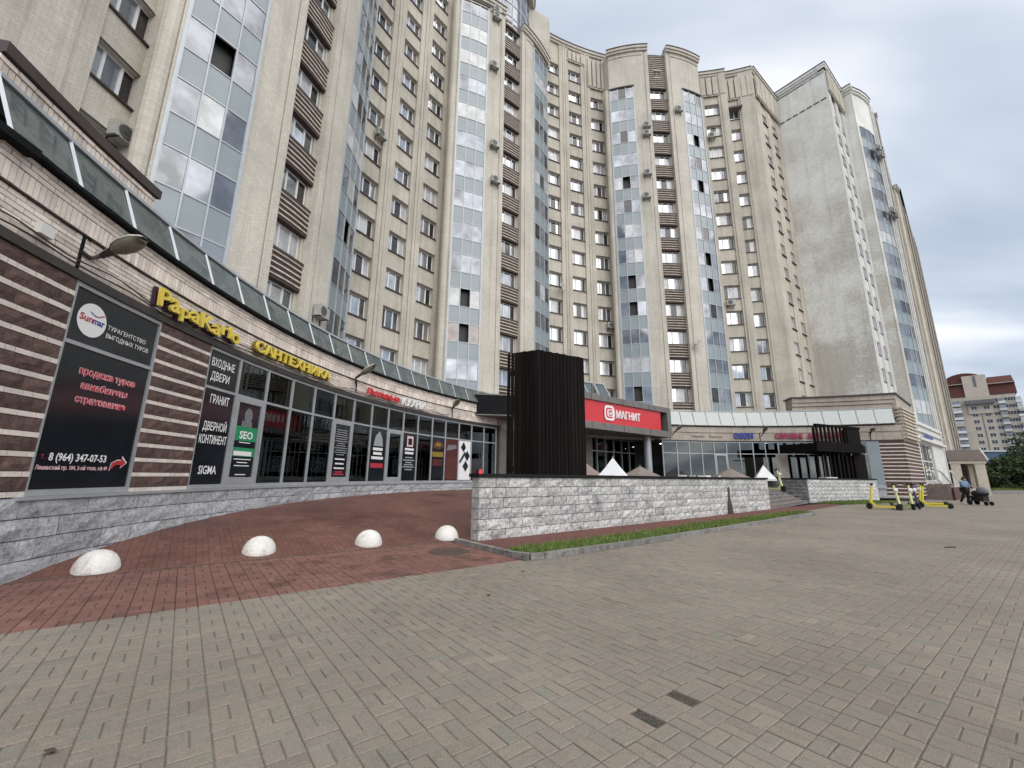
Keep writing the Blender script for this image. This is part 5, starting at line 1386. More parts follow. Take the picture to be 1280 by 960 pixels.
# ------------------------------------------------------------------ bollards, manhole
bm_ = MB(); bm_.lathe([(.30, -.06), (.305, .0), (.30, .06), (.275, .15), (.225, .24), (.15, .305), (.07, .335), (.0, .342)], (0, 0, 0), 28)
bme = bm_.mesh('bollard', 'white_bollard', smooth=True, weld=True)
for (x, y, z), lb in (((-6.1, 6.6, .05), 'white dome bollard nearest the travel agency window, leftmost of the four'), ((-4.53, 8.0, .07), 'white dome bollard second from the left in the row on the red paving'),
                      ((-2.93, 9.12, .06), 'white dome bollard third from the left in the row on the red paving'), ((-1.47, 10.15, .05), 'white dome bollard nearest the end of the whitewashed wall')):
    o = inst('bollard', bme, None, (x, y, z - .02), rad(40 * x), scale=(.9, .9, .84)); tag(o, lb, 'bollard', 'white dome bollards along the ramp')
mh = MB(); mh.lathe([(.40, -.01), (.40, .006), (.36, .008), (.355, .003), (.0, .003)], (*uv2(4.3, 7.55), 0), 28)
for i in range(-3, 4):
    for j in range(-3, 4):
        if i * i + j * j < 11: cx, cy = uv2(4.3 + i * .095, 7.55 + j * .095); mh.box(cx - .03, cx + .03, cy - .03, cy + .03, .002, .007)
tag(mh.build('manhole_cover', 'iron'), 'round brown iron manhole cover set in the red paving', 'manhole cover')
tw = MB(); tw.tube([(9.6, 9.75, .012), (9.75, 9.78, .02), (9.93, 9.83, .012)], .012, 5)
tag(tw.build('twig', 'trunk'), 'short dark twig lying on the grey paving', 'twig')
rl2 = random.Random(9)
for i, (lb, u, v) in enumerate((('small dark dead leaf on grey paving left of the picture', -.35, 3.5), ('small dark dead leaf on the grey paving in the middle distance', 3.2, 4.6), ('dark curled leaf lying near the kerb corner on grey pavers', 4.4, 5.4))):
    mb = MB(); x, y = uv2(u, v); a = rl2.random() * 6
    mb.face([(x + .028 * math.cos(a + k * PI / 3) * (1 if k % 3 else 1.6), y + .02 * math.sin(a + k * PI / 3), .012 + .006 * (k % 2)) for k in range(6)], [(0, 0)] * 6); mb.face([(x, y, .004), (x + .02, y, .004), (x, y + .02, .012)])
    tag(mb.build('dead_leaf', 'trunk'), lb, 'leaf')

# ------------------------------------------------------------------ street lamps fixed to the brick band
def wall_lamp(base, a, b, label, first):
    t = thing('wall_lamp', label, 'street lamp', base, 'street lamps on the brick band')
    base, a, b = Vector(base), Vector(a), Vector(b)
    mb = MB(); mb.tube([base, base + (a - base) * .5 + Vector((0, 0, -.08)), a], .03, 8); d = Vector((0, 0, 1))
    mb.build('arm', 'dark_trim', t)
    mb = MB(); mb.tube([base + Vector((0, 0, -.35)), base + Vector((0, 0, .28))], .025, 6); mb.tube([base + Vector((0, 0, .28)), base.lerp(a, .35) + Vector((0, 0, .2))], .02, 6); mb.build('bracket', 'black_metal', t)
    ax = (b - a); ln = ax.length; ax.normalize(); side = ax.cross(Vector((0, 0, 1))).normalized(); up = side.cross(ax)
    F = Matrix(((ax.x, side.x, up.x, a.x), (ax.y, side.y, up.y, a.y), (ax.z, side.z, up.z, a.z), (0, 0, 0, 1)))
    prof = [(0, .055, .05), (.12, .07, .055), (.3, .085, .065), (.42, .14, .09), (.62, .17, .105), (.82, .15, .095), (.95, .09, .06), (1.0, .03, .03)]
    def shell(lo, hi, sc, z0=0):
        mb = MB(); rg = []
        for x, w, h in prof: rg.append([F @ Vector((x * ln, w * sc * math.cos(rad(lo + (hi - lo) * k / 10)), z0 + h * sc * math.sin(rad(lo + (hi - lo) * k / 10)))) for k in range(11)])
        for i in range(len(rg) - 1):
            for k in range(10): mb.face([rg[i][k], rg[i][k + 1], rg[i + 1][k + 1], rg[i + 1][k]])
        mb.face(rg[0], [(0, 0)] * 11); mb.face(rg[-1][::-1], [(0, 0)] * 11)
        return mb
    shell(0, 180, 1).build('housing', 'lamp_body', t, smooth=True)
    prof = [(0, .045, .03), (.3, .06, .035)]; shell(180, 360, 1).build('collar', 'dark_trim', t)
    prof = [(.3, .07, .05), (.42, .13, .09), (.62, .16, .11), (.82, .14, .095), (.95, .08, .05)]; shell(180, 360, 1).build('lens', 'lamp_lens', t, smooth=True)
    return t
wall_lamp((*PP(t_(188.4), -.01), 4.75), (-6.62, 6.12, 4.83), (-5.86, 5.98, 5.08), 'large weathered street lamp over the travel agency window', True)
wall_lamp((*PP(t_(164.6), -.01), 4.9), (-5.95, 15.45, 5.02), (-5.15, 15.2, 5.5), 'street lamp on the brick band just right of the yellow capitals', False)
wall_lamp((*PP(t_(147.9), -.01), 4.75), (-3.2, 22.2, 4.95), (-2.75, 21.4, 5.32), 'street lamp at the left end of the flat black canopy', False)
wall_lamp((*PP(t_(101.3), -.01), 4.7), (12.6, 32.2, 4.9), (12.9, 31.5, 5.35), 'street lamp on the far brick band next to the red fascia', False)
wall_lamp((*PP(t_(83.9), -.01), 4.75), (19.75, 32.7, 4.95), (19.6, 31.9, 5.4), 'street lamp between the blue and the magenta lettering', False)
wall_lamp((*PP(t_(66.2), -.01), 4.7), (26.9, 31.2, 4.9), (26.6, 30.5, 5.2), 'street lamp beside the striped corner pier', False)

# ------------------------------------------------------------------ air conditioners, dishes
mb = MB(); mb.box(-.40, .40, -.32, 0, 0, .56); ac_body = mb.mesh('casing', 'ac_white')
mb = MB(); mb.lathe([(.235, 0), (.235, .012), (.20, .016), (.2, .006), (.05, .006), (.05, .02), (.0, .02)], (0, 0, 0), 18); me_g = mb.mesh('fan_grille', 'ac_grille')
mb = MB()
for x in (-.3, .3): mb.box(x - .02, x + .02, -.36, .1, -.04, -.005); mb.box(x - .02, x + .02, .06, .1, -.3, -.04)
ac_br = mb.mesh('bracket', 'dark_trim')
def ac(P, s, z, label, y=-.1, sc=1, dark=False):
    p, a = frame(P, s, y, z)
    t = thing('air_conditioner', label, 'air conditioner', p, 'air conditioners on the tower', a); t.scale = (sc,) * 3
    for me in (ac_body, ac_br): 
        o = bpy.data.objects.new(me.name, me); C.objects.link(o); o.parent = t
    o = bpy.data.objects.new('fan_grille', me_g); C.objects.link(o); o.parent = t; o.location = (-.1, -.321, .28); o.rotation_euler = (PI / 2, 0, 0)
ac(PR, th(174.9, RR), 12.35, 'grey air conditioner box under the nearest apartment window at the left edge', -.02, 1.05)
ac(PA, 2.0, 8.75, 'air conditioner low on the near bay pier, just above the glass roof edge')
ac(PR, th(150.3, RR), 24.2, 'air conditioner beside a window in the first recessed facade, hanging at the left window column', -.2)
for s, z, l in ((-2.05, 42.3, 'topmost air conditioner on the beige pier of the middle bay'), (-2.2, 36.7, 'second highest air conditioner on the beige pier of the middle bay'), (-1.99, 28.6, 'third air conditioner down on the beige pier of the middle bay'), (-1.84, 25.2, 'lowest air conditioner on the beige pier of the middle bay')):
    ac(PB, s, z, l)
ac(PB, -2.05, 43.0, 'air conditioner stacked on the topmost one of the middle bay pier')
for s, z, l in ((-1.67, 37.7, 'upper air conditioner of the stacked pair on the right bay pier'), (-1.73, 36.7, 'lower air conditioner of the stacked pair on the right bay pier'), (-1.92, 31.9, 'air conditioner on the right bay pier below the stacked pair'), (-2.15, 29.2, 'lowest air conditioner on the left pier of the right bay'), (1.95, 40.0, 'lone air conditioner high on the right pier of the right bay')):
    ac(PC, s, z, l)
ac(PR, th(104.29, RR), 15.8, 'air conditioner above a low window left of the right bay', -.2)
ac(PR, th(81.0, RR), 38.6, 'air conditioner hung at a high window right of the right bay', -.25)
ac(PR, th(80.87, RR), 18.6, 'white round fan air conditioner between two windows right of the right bay', -.2)
for i, (s, dz) in enumerate(((2.9, .0), (3.5, .1), (4.0, -.5), (4.0, .35), (3.2, -.8))):
    ac(bez, s, 40.4 + dz, ('leftmost', 'second', 'lower right', 'upper right', 'lowest')[i] + ' air conditioner of the dark cluster high on the far glazed bay', -.3)
for i, (s, dz) in enumerate(((3.2, 0), (4.0, .1), (4.3, -.3))):
    ac(bez, s, 32.0 + dz, ('left', 'middle', 'right')[i] + ' air conditioner of the three half way up the far glazed bay', -.3)
def dish(P, s, z, label):
    p, a = frame(P, s, -.15, z); t = thing('satellite_dish', label, 'satellite dish', p, None, a)
    mb = MB(); F = Matrix.Rotation(rad(75), 4, 'X') @ Matrix.Rotation(rad(25), 4, 'Y'); mb.lathe([(0, 0), (.2, .02), (.36, .08), (.42, .12), (.43, .13), (.36, .095), (0, .02)], (0, 0, .1), 20, 0, Matrix.Translation((0, -.35, 0)) @ F)
    o = bpy.data.objects.new('bowl', mb.mesh('bowl', 'ac_white', smooth=True, weld=True)); C.objects.link(o); o.parent = t
    mb = MB(); mb.tube([(0, .1, 0), (0, -.3, 0)], .025, 6); mb.tube([(0, -.35, -.05), (0, -.75, .1)], .012, 5)
    o = bpy.data.objects.new('arm', mb.mesh('arm', 'dark_trim')); C.objects.link(o); o.parent = t
dish(PR, th(114.6, RR), 19.1, 'white satellite dish beside a window in the second recessed facade'); dish(PC, 1.5, 13.7, 'white satellite dish low at the ribbed window column of the right bay')

# ------------------------------------------------------------------ parasols and chairs on the terrace
def parasol(x, y, top, R, mat, label, n=8, tilt=0, drop=.62):
    z0 = .72; t = thing('parasol', label, 'parasol', (x, y, z0))
    mb = MB(); k0 = rad(22)
    rim = [(x + R * math.cos(k0 + 2 * PI * k / n), y + R * math.sin(k0 + 2 * PI * k / n), top - drop) for k in range(n)]
    for k in range(n):
        a, b = Vector(rim[k]), Vector(rim[(k + 1) % n]); tp = Vector((x, y, top)); m_ = (a + b) / 2 + Vector((0, 0, .04))
        am, bm = a.lerp(tp, .5) - Vector((0, 0, .03)), b.lerp(tp, .5) - Vector((0, 0, .03))
        mb.face([a, b, bm, am]); mb.face([am, bm, tp]); dv = Vector((0, 0, -.13)); mb.face([a + dv, b + dv, b, a])
    mb.build('canopy', mat, t)
    mb = MB(); mb.tube([(x, y, z0), (x, y, top + .06)], .025, 8); mb.build('pole', 'steel', t)
    mb = MB(); mb.lathe([(.28, 0), (.28, .06), (.06, .09), (.05, .3)], (x, y, z0), 14); mb.build('base', 'iron', t)
parasol(3.97, 16.53, 2.2, .75, 'canvas_white', 'small steep white parasol just right of the black plank tower', 4, drop=.75)
parasol(3.2, 18.3, 2.05, 1.0, 'canvas_brown', 'brown parasol half hidden behind the black plank tower', 6)
parasol(6.39, 21.05, 2.0, 1.3, 'canvas_taupe', 'grey brown parasol under the red fascia')
parasol(11.44, 22.23, 1.98, 1.25, 'canvas_taupe', 'grey brown parasol in front of the far glass shops')
parasol(17.0, 28.6, 2.35, .85, 'canvas_white', 'white parasol at the top of the steps', 4, drop=.9)
mb = MB(); mb.box(-.2, .2, -.2, .2, .44, .47); ch_s = mb.mesh('seat', 'plastic_white')
mb = MB()
pts_ = [(-.2 + .4 * i / 6, .19 + .03 * math.sin(i / 6 * PI)) for i in range(7)]
for (a, b), (c, d) in zip(pts_, pts_[1:]): mb.hexa([(a, b, .50), (c, d, .50), (c, d + .02, .50), (a, b + .02, .50), (a, b + .05, .84), (c, d + .05, .84), (c, d + .07, .84), (a, b + .07, .84)])
ch_b = mb.mesh('backrest', 'plastic_white'); mb = MB(); mb.tube([(0, 0, 0), (0, 0, .44)], .015, 6); ch_l = mb.mesh('leg', 'steel')
for i, (px, py, rz) in enumerate(((8.9, 20.3, 1), (9.4, 20.9, 2.6), (9.9, 21.1, .3), (10.4, 21.8, 4), (8.3, 20.0, 5), (12.2, 23.6, 1.2), (7.7, 19.3, 3))):
    t = thing('cafe_chair', 'white cafe chair on the terrace, only its back showing over the black coping', 'chair', (px, py, .74), 'white chairs behind the stone wall', rz)
    for me in (ch_s, ch_b): o = bpy.data.objects.new(me.name, me); C.objects.link(o); o.parent = t
    for a, b in ((-.17, -.17), (.17, -.17), (.17, .17), (-.17, .17)): o = bpy.data.objects.new('leg', ch_l); C.objects.link(o); o.parent = t; o.location = (a, b, 0)
# ------------------------------------------------------------------ kick scooters
def scooter_parts(col):
    out = []
    mb = MB(); mb.box(-.42, .30, -.085, .085, .09, .175); mb.hexa([(.28, -.055, .11), (.44, -.045, .30), (.44, .045, .30), (.28, .055, .11), (.24, -.055, .165), (.37, -.045, .33), (.37, .045, .33), (.24, .055, .165)]); out.append(('deck', col, mb))
    mb = MB(); mb.tube([(.44, 0, .26), (.37, 0, .70), (.315, 0, 1.08)], [.055, .047, .038], 8); out.append(('stem', col, mb))
    mb = MB(); mb.tube([(.32, -.27, 1.12), (.305, -.1, 1.10), (.305, .1, 1.10), (.32, .27, 1.12)], .02, 7); mb.box(.27, .34, -.04, .04, 1.05, 1.15); out.append(('handlebar', 'black_metal', mb))
    for x in (-.50, .50):
        mb = MB(); F = Matrix.Translation((x, 0, .115)) @ Matrix.Rotation(PI / 2, 4, 'X')
        mb.lathe([(.06, -.03), (.105, -.032), (.118, -.018), (.118, .018), (.105, .032), (.06, .03)], (0, 0, 0), 18, 0, F); out.append(('wheel', 'tyre', mb))
    mb = MB()
    for x, s in ((-.50, -1), (.50, 1)):
        for k in range(5):
            a, b = rad(30 + k * 22), rad(52 + k * 22); r = .135
            mb.hexa([(x + r * math.cos(a), -.04, .115 + r * math.sin(a)), (x + r * math.cos(a), .04, .115 + r * math.sin(a)), (x + r * math.cos(b), .04, .115 + r * math.sin(b)), (x + r * math.cos(b), -.04, .115 + r * math.sin(b))] + [(x + (r + .012) * math.cos(q), y, .115 + (r + .012) * math.sin(q)) for q, y in ((a, -.04), (a, .04), (b, .04), (b, -.04))])
    mb.tube([(.5, .06, .115), (.46, .05, .30)], .015, 6); mb.tube([(.5, -.06, .115), (.46, -.05, .30)], .015, 6); mb.tube([(-.5, .06, .115), (-.4, .06, .14)], .015, 6); mb.tube([(-.5, -.06, .115), (-.4, -.06, .14)], .015, 6)
    out.append(('fender', 'black_metal', mb))
    mb = MB(); mb.ell((.43, 0, .86), .05, .085, .09, 10, 6); out.append(('headlight', 'plastic_white', mb))
    mb = MB(); mb.box(-.40, .26, -.07, .07, .176, .182); out.append(('deck_mat', 'black_metal', mb))
    return [(n, mb.mesh(n, m)) for n, m, mb in out]
SCP = {c: scooter_parts(c) for c in ('scooter_yellow', 'scooter_lime', 'dark_purple')}
def scooter(x, y, rz, col, label, z=0, lean=0):
    t = thing('kick_scooter', label, 'scooter', (x, y, z), 'rental scooters parked by the far wall', rz); t.rotation_euler = (lean, 0, rz); t.scale = (1.12,) * 3
    for n, me in SCP[col]: o = bpy.data.objects.new(n, me); C.objects.link(o); o.parent = t
scooter(18.75, 21.75, rad(128), 'scooter_yellow', 'yellow scooter standing leftmost in the row, handlebar to the left', lean=.06)
scooter(19.55, 21.9, rad(-115), 'scooter_lime', 'pale lime scooter with white headlight, second from the left', lean=.08)
scooter(20.35, 22.25, rad(-105), 'scooter_lime', 'pale lime scooter with white headlight in the middle of the row', lean=-.05)
scooter(21.3, 22.8, rad(-115), 'dark_purple', 'dark scooter between the lime and the right yellow one', lean=.05)
scooter(22.95, 23.35, rad(135), 'scooter_yellow', 'yellow scooter nearest the striped corner pier', lean=-.06)
scooter(24.6, 25.2, rad(140), 'scooter_yellow', 'yellow scooter at the right end of the row, half hidden', lean=.06)
scooter(15.5, 25.3, rad(-60), 'scooter_lime', 'lone lime scooter left at the top of the terrace steps', z=.755, lean=.08)
# small grass patch at the foot of the far wall
g = MB(); rs = np.random.RandomState(9)
for k in range(5200):
    a = rs.rand(); b = rs.rand(); x = 20.3 + 5.2 * a - 1.1 * b; y = 25.9 + 2.7 * a + 1.4 * b - .2
    h = .06 + .14 * rs.rand(); q = rs.rand() * 6.28; w = .012; g.cur = float(rs.rand())
    g.face([(x - w * math.cos(q), y - w * math.sin(q), -.01), (x + w * math.cos(q), y + w * math.sin(q), -.01), (x + rs.normal(0, .04), y + rs.normal(0, .04), h)], [(0, 0), (1, 0), (0, 1)])
tag(g.build('grass', 'grass_blade'), kind='stuff')

# ------------------------------------------------------------------ person with a pram
def skin(name, verts, edges, radii, mat, parent, sub=2, root=0):
    me = bpy.data.meshes.new(name); me.from_pydata(verts, edges, []); o = bpy.data.objects.new(name, me); C.objects.link(o)
    md = o.modifiers.new('skin', 'SKIN'); md.use_smooth_shade = True
    for i, r in enumerate(radii):
        sv = me.skin_vertices[0].data[i]; sv.radius = (r, r) if not isinstance(r, tuple) else r; sv.use_root = i == root
    sd_ = o.modifiers.new('sub', 'SUBSURF'); sd_.levels = sub; sd_.render_levels = sub
    dg = bpy.context.evaluated_depsgraph_get(); dg.update(); nm = bpy.data.meshes.new_from_object(o.evaluated_get(dg))
    bpy.data.objects.remove(o)
    nm.name = name; nm.materials.clear(); nm.materials.append(M_(mat)); nm.polygons.foreach_set('use_smooth', [True] * len(nm.polygons))
    o = bpy.data.objects.new(name, nm); C.objects.link(o); o.parent = parent
    return o
pr = thing('person', 'person in a blue grey hooded jacket leaning over the handle of a dark pram', 'person', (29.05, 27.45, 0), None, rad(-82))
V = [(0, 0, .92), (-.02, 0, 1.12), (.03, 0, 1.34), (.06, 0, 1.44), (.09, 0, 1.52), (.10, 0, 1.60),
     (0, .10, .90), (.06, .11, .50), (-.04, .11, .08), (.08, .11, .035), (0, -.10, .90), (-.08, -.11, .50), (-.26, -.11, .12), (-.15, -.11, .05),
     (.03, .19, 1.38), (.12, .23, 1.14), (.36, .19, 1.06), (.44, .18, 1.05), (.03, -.19, 1.38), (.12, -.23, 1.14), (.36, -.19, 1.06), (.44, -.18, 1.05)]
Ed = [(0, 1), (1, 2), (2, 3), (3, 4), (4, 5), (0, 6), (6, 7), (7, 8), (8, 9), (0, 10), (10, 11), (11, 12), (12, 13), (2, 14), (14, 15), (15, 16), (16, 17), (2, 18), (18, 19), (19, 20), (20, 21)]
Rr = [.15, .14, .15, .065, .085, .09, .095, .065, .045, .045, .095, .065, .045, .045, .07, .05, .038, .03, .07, .05, .038, .03]
skin('body', V, Ed, Rr, 'skin', pr)
jv = [(0, 0, .86), (-.02, 0, 1.12), (.03, 0, 1.36), (.05, 0, 1.45), (.03, .20, 1.38), (.12, .24, 1.14), (.34, .195, 1.065), (.03, -.20, 1.38), (.12, -.24, 1.14), (.34, -.195, 1.065)]
skin('jacket', jv, [(0, 1), (1, 2), (2, 3), (2, 4), (4, 5), (5, 6), (2, 7), (7, 8), (8, 9)], [.18, .165, .18, .09, .085, .065, .05, .085, .065, .05], 'blue_jacket', pr)
skin('trousers', [V[0], V[6], V[7], V[8], V[10], V[11], V[12]], [(0, 1), (1, 2), (2, 3), (0, 4), (4, 5), (5, 6)], [.165, .11, .08, .062, .11, .08, .062], 'dark_cloth', pr)
skin('hair', [(.05, 0, 1.60), (.09, 0, 1.665), (.02, 0, 1.52)], [(0, 1), (0, 2)], [.09, .07, .06], 'hair', pr)
for y, x, z in ((.11, .02, .04), (-.11, -.20, .07)): skin('shoe', [(x - .06, y, z), (x + .12, y, z - .01)], [(0, 1)], [.055, .045], 'plastic_white', pr, 1)
pm = thing('pram', 'dark grey pram with a folded hood pushed along the paving', 'pram', (29.15, 26.75, 0), None, rad(-82))
def ppart(n, m, mb, sm=False): o = bpy.data.objects.new(n, mb.mesh(n, m, smooth=sm, weld=sm)); C.objects.link(o); o.parent = pm; return o
mb = MB(); mb.ell((.05, 0, .70), .46, .24, .20, 16, 8); ppart('carrycot', 'dark_cloth', mb, True)
mb = MB(); mb.ell((.20, 0, .86), .30, .25, .27, 16, 8); ppart('hood', 'grey_cloth', mb, True)
mb = MB(); mb.box(-.36, .32, -.2, .2, .24, .56); ppart('basket', 'dark_cloth', mb)
mb = MB()
for y in (-.24, .24):
    mb.tube([(-.48, y, 1.05), (-.30, y, .72), (.22, y, .24), (.40, y, .16)], .018, 6); mb.tube([(-.38, y, .16), (-.15, y, .36), (.05, y, .58)], .018, 6)
mb.tube([(-.48, -.24, 1.05), (-.51, 0, 1.07), (-.48, .24, 1.05)], .022, 6); ppart('chassis', 'black_metal', mb)
for x, y, r in ((-.38, -.27, .155), (-.38, .27, .155), (.40, -.2, .12), (.40, .2, .12)):
    mb = MB(); mb.lathe([(r * .55, -.02), (r * .9, -.025), (r, -.012), (r, .012), (r * .9, .025), (r * .55, .02), (r * .3, .02), (r * .3, -.02)], (0, 0, 0), 16, 0, Matrix.Translation((x, y, r)) @ Matrix.Rotation(PI / 2, 4, 'X')); ppart('wheel', 'tyre', mb)
mb = MB(); mb.box(-.3, -.18, -.1, .1, .88, .98); ppart('blanket', 'plastic_white', mb)

# ------------------------------------------------------------------ beyond the corner: white shop front, porch, steps
ws = thing('white_shopfront', 'white painted ground floor shop front with dark film windows round the corner', 'shop front', (38, 38, 0))
WS = line((33.45, 34.5), (44.2, 43.0))
mb = MB(); mb.slab(WS, 0, WS.len, 0, .6, 4.6, 6.5); mb.slab(WS, 0, .9, 0, .6, 1.0, 4.598); mb.slab(WS, 7.0, WS.len, 0, .6, 0, 4.598); mb.slab(WS, 0, WS.len, .1, .6, 0, 1.4); mb.build('wall', 'white_paint', ws)
mb = MB(); mb.slab(WS, -.1, WS.len, -.3, .1, 4.75, 4.95); mb.slab(WS, -.1, WS.len, -.15, .1, 6.1, 6.3); mb.slab(WS, -.1, WS.len, -.18, .1, 5.5, 5.58); mb.build('cornice', 'white_paint', ws)
mb = MB(); mb.slab(WS, .9, 7.0, .19, .24, 1.4, 4.6); mb.build('shop_window', 'shop_dark', ws)
mb = MB()
for s in (.95, 2.95, 4.95, 6.95): mb.slab(WS, s - .045, s + .045, .175, .3, 1.4, 4.6)
for z in (1.45, 3.1, 4.55): mb.slab(WS, .9, 7.0, .178, .3, z - .04, z + .04)
mb.build('window_frame', 'white_pvc', ws)
m = MB()
for tx, s in (('Ж', 1.3), ('О', 5.6)):
    sz, sq = fit_text(tx, .9, .75, bold=.03); text_mb(tx, sz, .01, .03, m, lambda x, y, d, s=s: (*WS(s + x, .15 - d), 3.45 + y), 0, squeeze=sq)
for i in range(4):
    for k in range(3): m.slab(WS, 1.3 + i * 1.5 + .1 * k, 1.3 + i * 1.5 + .75, .17, .18, 1.9 + k * .3, 2.05 + k * .3, 1, 1 if (i + k) % 3 == 0 else 0)
tag(m.build('window_sign', ['white_print', 'yellow_letter']), 'white letters Ж and О on the dark windows round the corner', 'window sign')
m = MB(); r = random.Random(2)
for i in range(14): m.slab(WS, 2.6 + i * .32, 2.6 + i * .32 + r.uniform(.14, .26), -.2, -.16, 5.08, 5.34)
tag(m.build('sign_strip', 'blue_letter'), 'thin line of small dark letters on the white cornice round the corner', 'shop sign')
stp = thing('side_steps', 'side flight of steps with dark red side panels and slanting white handrails', 'steps', (36, 34.6, 0))
SS = line((33.6, 33.0), (42.4, 40.4))
mb = MB(); prof = []
for i in range(8): mb.slab(SS, 2.0 + i * .8, 2.0 + (i + 1) * .8 if i < 7 else SS.len, -.2, 1.6, -.02, 1.2 - i * .15)
mb.slab(SS, 0, 2.0, -.2, 1.6, -.02, 1.1); mb.build('flight', 'step_stone', stp)
mb = MB(); mb.slab(SS, .1, 5.0, -.35, -.25, 0, .95); mb.slab(SS, 7.8, 8.4, -.4, -.2, 0, 1.0); mb.slab(SS, 9.4, 10.0, -.4, -.2, 0, 1.0); mb.build('side_panel', 'dark_red', stp)
for y, dz in ((-.3, 0), (.3, .05), (.9, .1), (1.5, .15)):
    mb = MB(); mb.tube([(*SS(.2, y), 2.2 + dz), (*SS(2.0, y), 2.1 + dz), (*SS(9.3, y), 1.0)], .085, 6)
    for q in range(7): s = 2.0 + q * 1.1; mb.tube([(*SS(s, y), .2), (*SS(s, y), 2.08 + dz - q * .15)], .022, 5)
    mb.build('handrail', 'white_pvc', stp)
po = thing('entrance_porch', 'beige stone entrance porch with a brown hipped roof and gable', 'porch', (48.6, 45.6, 0))
F = FR(48.2, 45.2, 0, rad(-30)) @ Matrix.Scale(.70, 4)
mb = MB()
for x, y in ((-1.3, -1.2), (1.3, -1.2), (1.3, 1.3)): mb.box(x - .55, x + .55, y - .5, y + .5, 0, 4.6, F)
mb.build('pillar', 'cream', po)
mb = MB(); mb.box(-2.0, 2.0, -1.8, 1.9, 4.6, 5.1, F); mb.box(-.72, .72, -.95, -.8, 0, 1.0, F); mb.build('beam', 'cream', po)
mb = MB(); P8 = [F @ Vector(p) for p in ((-2.1, -2.0, 5.1), (2.1, -2.0, 5.1), (2.1, 2.0, 5.1), (-2.1, 2.0, 5.1), (-1.7, -.25, 6.7), (2.15, -.25, 6.7), (2.15, .25, 6.7), (-1.7, .25, 6.7))]; mb.hexa(P8)
P8 = [F @ Vector(p) for p in ((-4.9, -2.0, 4.5), (-2.0, -2.0, 4.5), (-2.0, 1.6, 4.5), (-4.9, 1.6, 4.5), (-4.6, -1.0, 5.3), (-2.0, -1.0, 5.3), (-2.0, 1.6, 5.3), (-4.6, 1.6, 5.3))]; mb.hexa(P8); mb.build('roof', 'roof_brown', po)
mb = MB(); gp_ = [F @ Vector(p) for p in ((2.3, -1.9, 5.1), (2.3, 1.9, 5.1), (2.3, 0, 7.0))]; gq = [F @ Vector(p) for p in ((2.1, -1.9, 5.1), (2.1, 1.9, 5.1), (2.1, 0, 7.0))]
mb.face(gp_); mb.face(gq[::-1])
for i in range(3): mb.face([gp_[i], gq[i], gq[(i + 1) % 3], gp_[(i + 1) % 3]])
mb.build('gable', 'cream', po)
mb = MB(); mb.box(-4.8, -1.9, 1.2, 1.6, 0, 4.5, F); mb.box(-1.9, 1.2, 1.5, 1.8, 0, 4.6, F); mb.build('back_wall', 'side_stone', po)
mb = MB(); mb.box(-4.0, -2.9, 1.1, 1.22, .2, 3.4, F); mb.build('door', 'dark_red', po)
mb = MB(); mb.box(-4.7, -4.3, -1.7, -1.3, 0, 4.5, F); mb.build('post', 'cream', po)

# ------------------------------------------------------------------ far buildings
fb = thing('far_apartment_building', 'distant beige apartment building with dark red mansard roof and rows of balconies', 'apartment building', (201, 170, 0))
FBd = Vector((math.cos(rad(-46.5)), math.sin(rad(-46.5))))
fo = Vector((187.5, 181.5)); FB = line(tuple(fo), tuple(fo + FBd * 30))
mb = MB(); mb.slab(FB, 0, 23, 0, 16, -.1, 36.5); mb.build('wall', 'far_brick', fb)
mb = MB(); mb.slab(FB, 9.3, 16.2, -.5, 10, 29, 45.3); mb.build('wall', 'far_brick', fb)
def mans(s0, s1, z0, z1, z2, y0=-.3):
    m = MB(); a = lambda s, y, z: (*FB(s, y), z)
    m.hexa([a(s0, y0, z0), a(s1, y0, z0), a(s1, 12, z0), a(s0, 12, z0), a(s0, y0 + .9, z1), a(s1, y0 + .9, z1), a(s1, 11, z1), a(s0, 11, z1)])
    m.hexa([a(s0, y0 + .6, z1 + .25), a(s1, y0 + .6, z1 + .25), a(s1, 11, z1 + .25), a(s0, 11, z1 + .25), a(s0 + .3, y0 + 3, z2), a(s1 - .3, y0 + 3, z2), a(s1 - .3, 9, z2), a(s0 + .3, 9, z2)])
    m.build('roof', 'roof_red', fb)
    m = MB(); m.slab(FB, s0 - .1, s1 + .1, y0 - .15, 1, z1 + .001, z1 + .24); m.build('eaves', 'cream', fb)
mans(-1, 9.2, 36.6, 42, 44.6); mans(16.3, 23.6, 36.6, 41, 44.4)
m = MB(); pts = [(3.2, 42.2)] + [(3.2 + 13.2 * (1 - math.cos(PI * k / 14)) / 2, 42.2 + 4.6 * math.sin(PI * k / 14)) for k in range(15)]
m.face([(*FB(s, .3), z) for s, z in pts[::-1]], [(0, 0)] * 16); m.face([(*FB(s, 8), z) for s, z in pts], [(0, 0)] * 16)
for (a, z), (b, w) in zip(pts, pts[1:]): m.face([(*FB(a, .3), z), (*FB(b, .3), w), (*FB(b, 8), w), (*FB(a, 8), z)])
m.build('roof', 'roof_red', fb)
mb = MB(); mb.box(-.75, .75, -.03, .3, 0, 1.5); fw = mb.mesh('window', 'far_window'); mb = MB(); mb.box(-.85, .85, -.12, .1, -.14, 0); fs = mb.mesh('sill', 'white_pvc')
mb = MB(); mb.box(-.04, .04, -.06, .0, 0, 1.5); mb.box(-.75, .75, -.06, 0, 1.44, 1.5); fm = mb.mesh('frame', 'white_pvc')
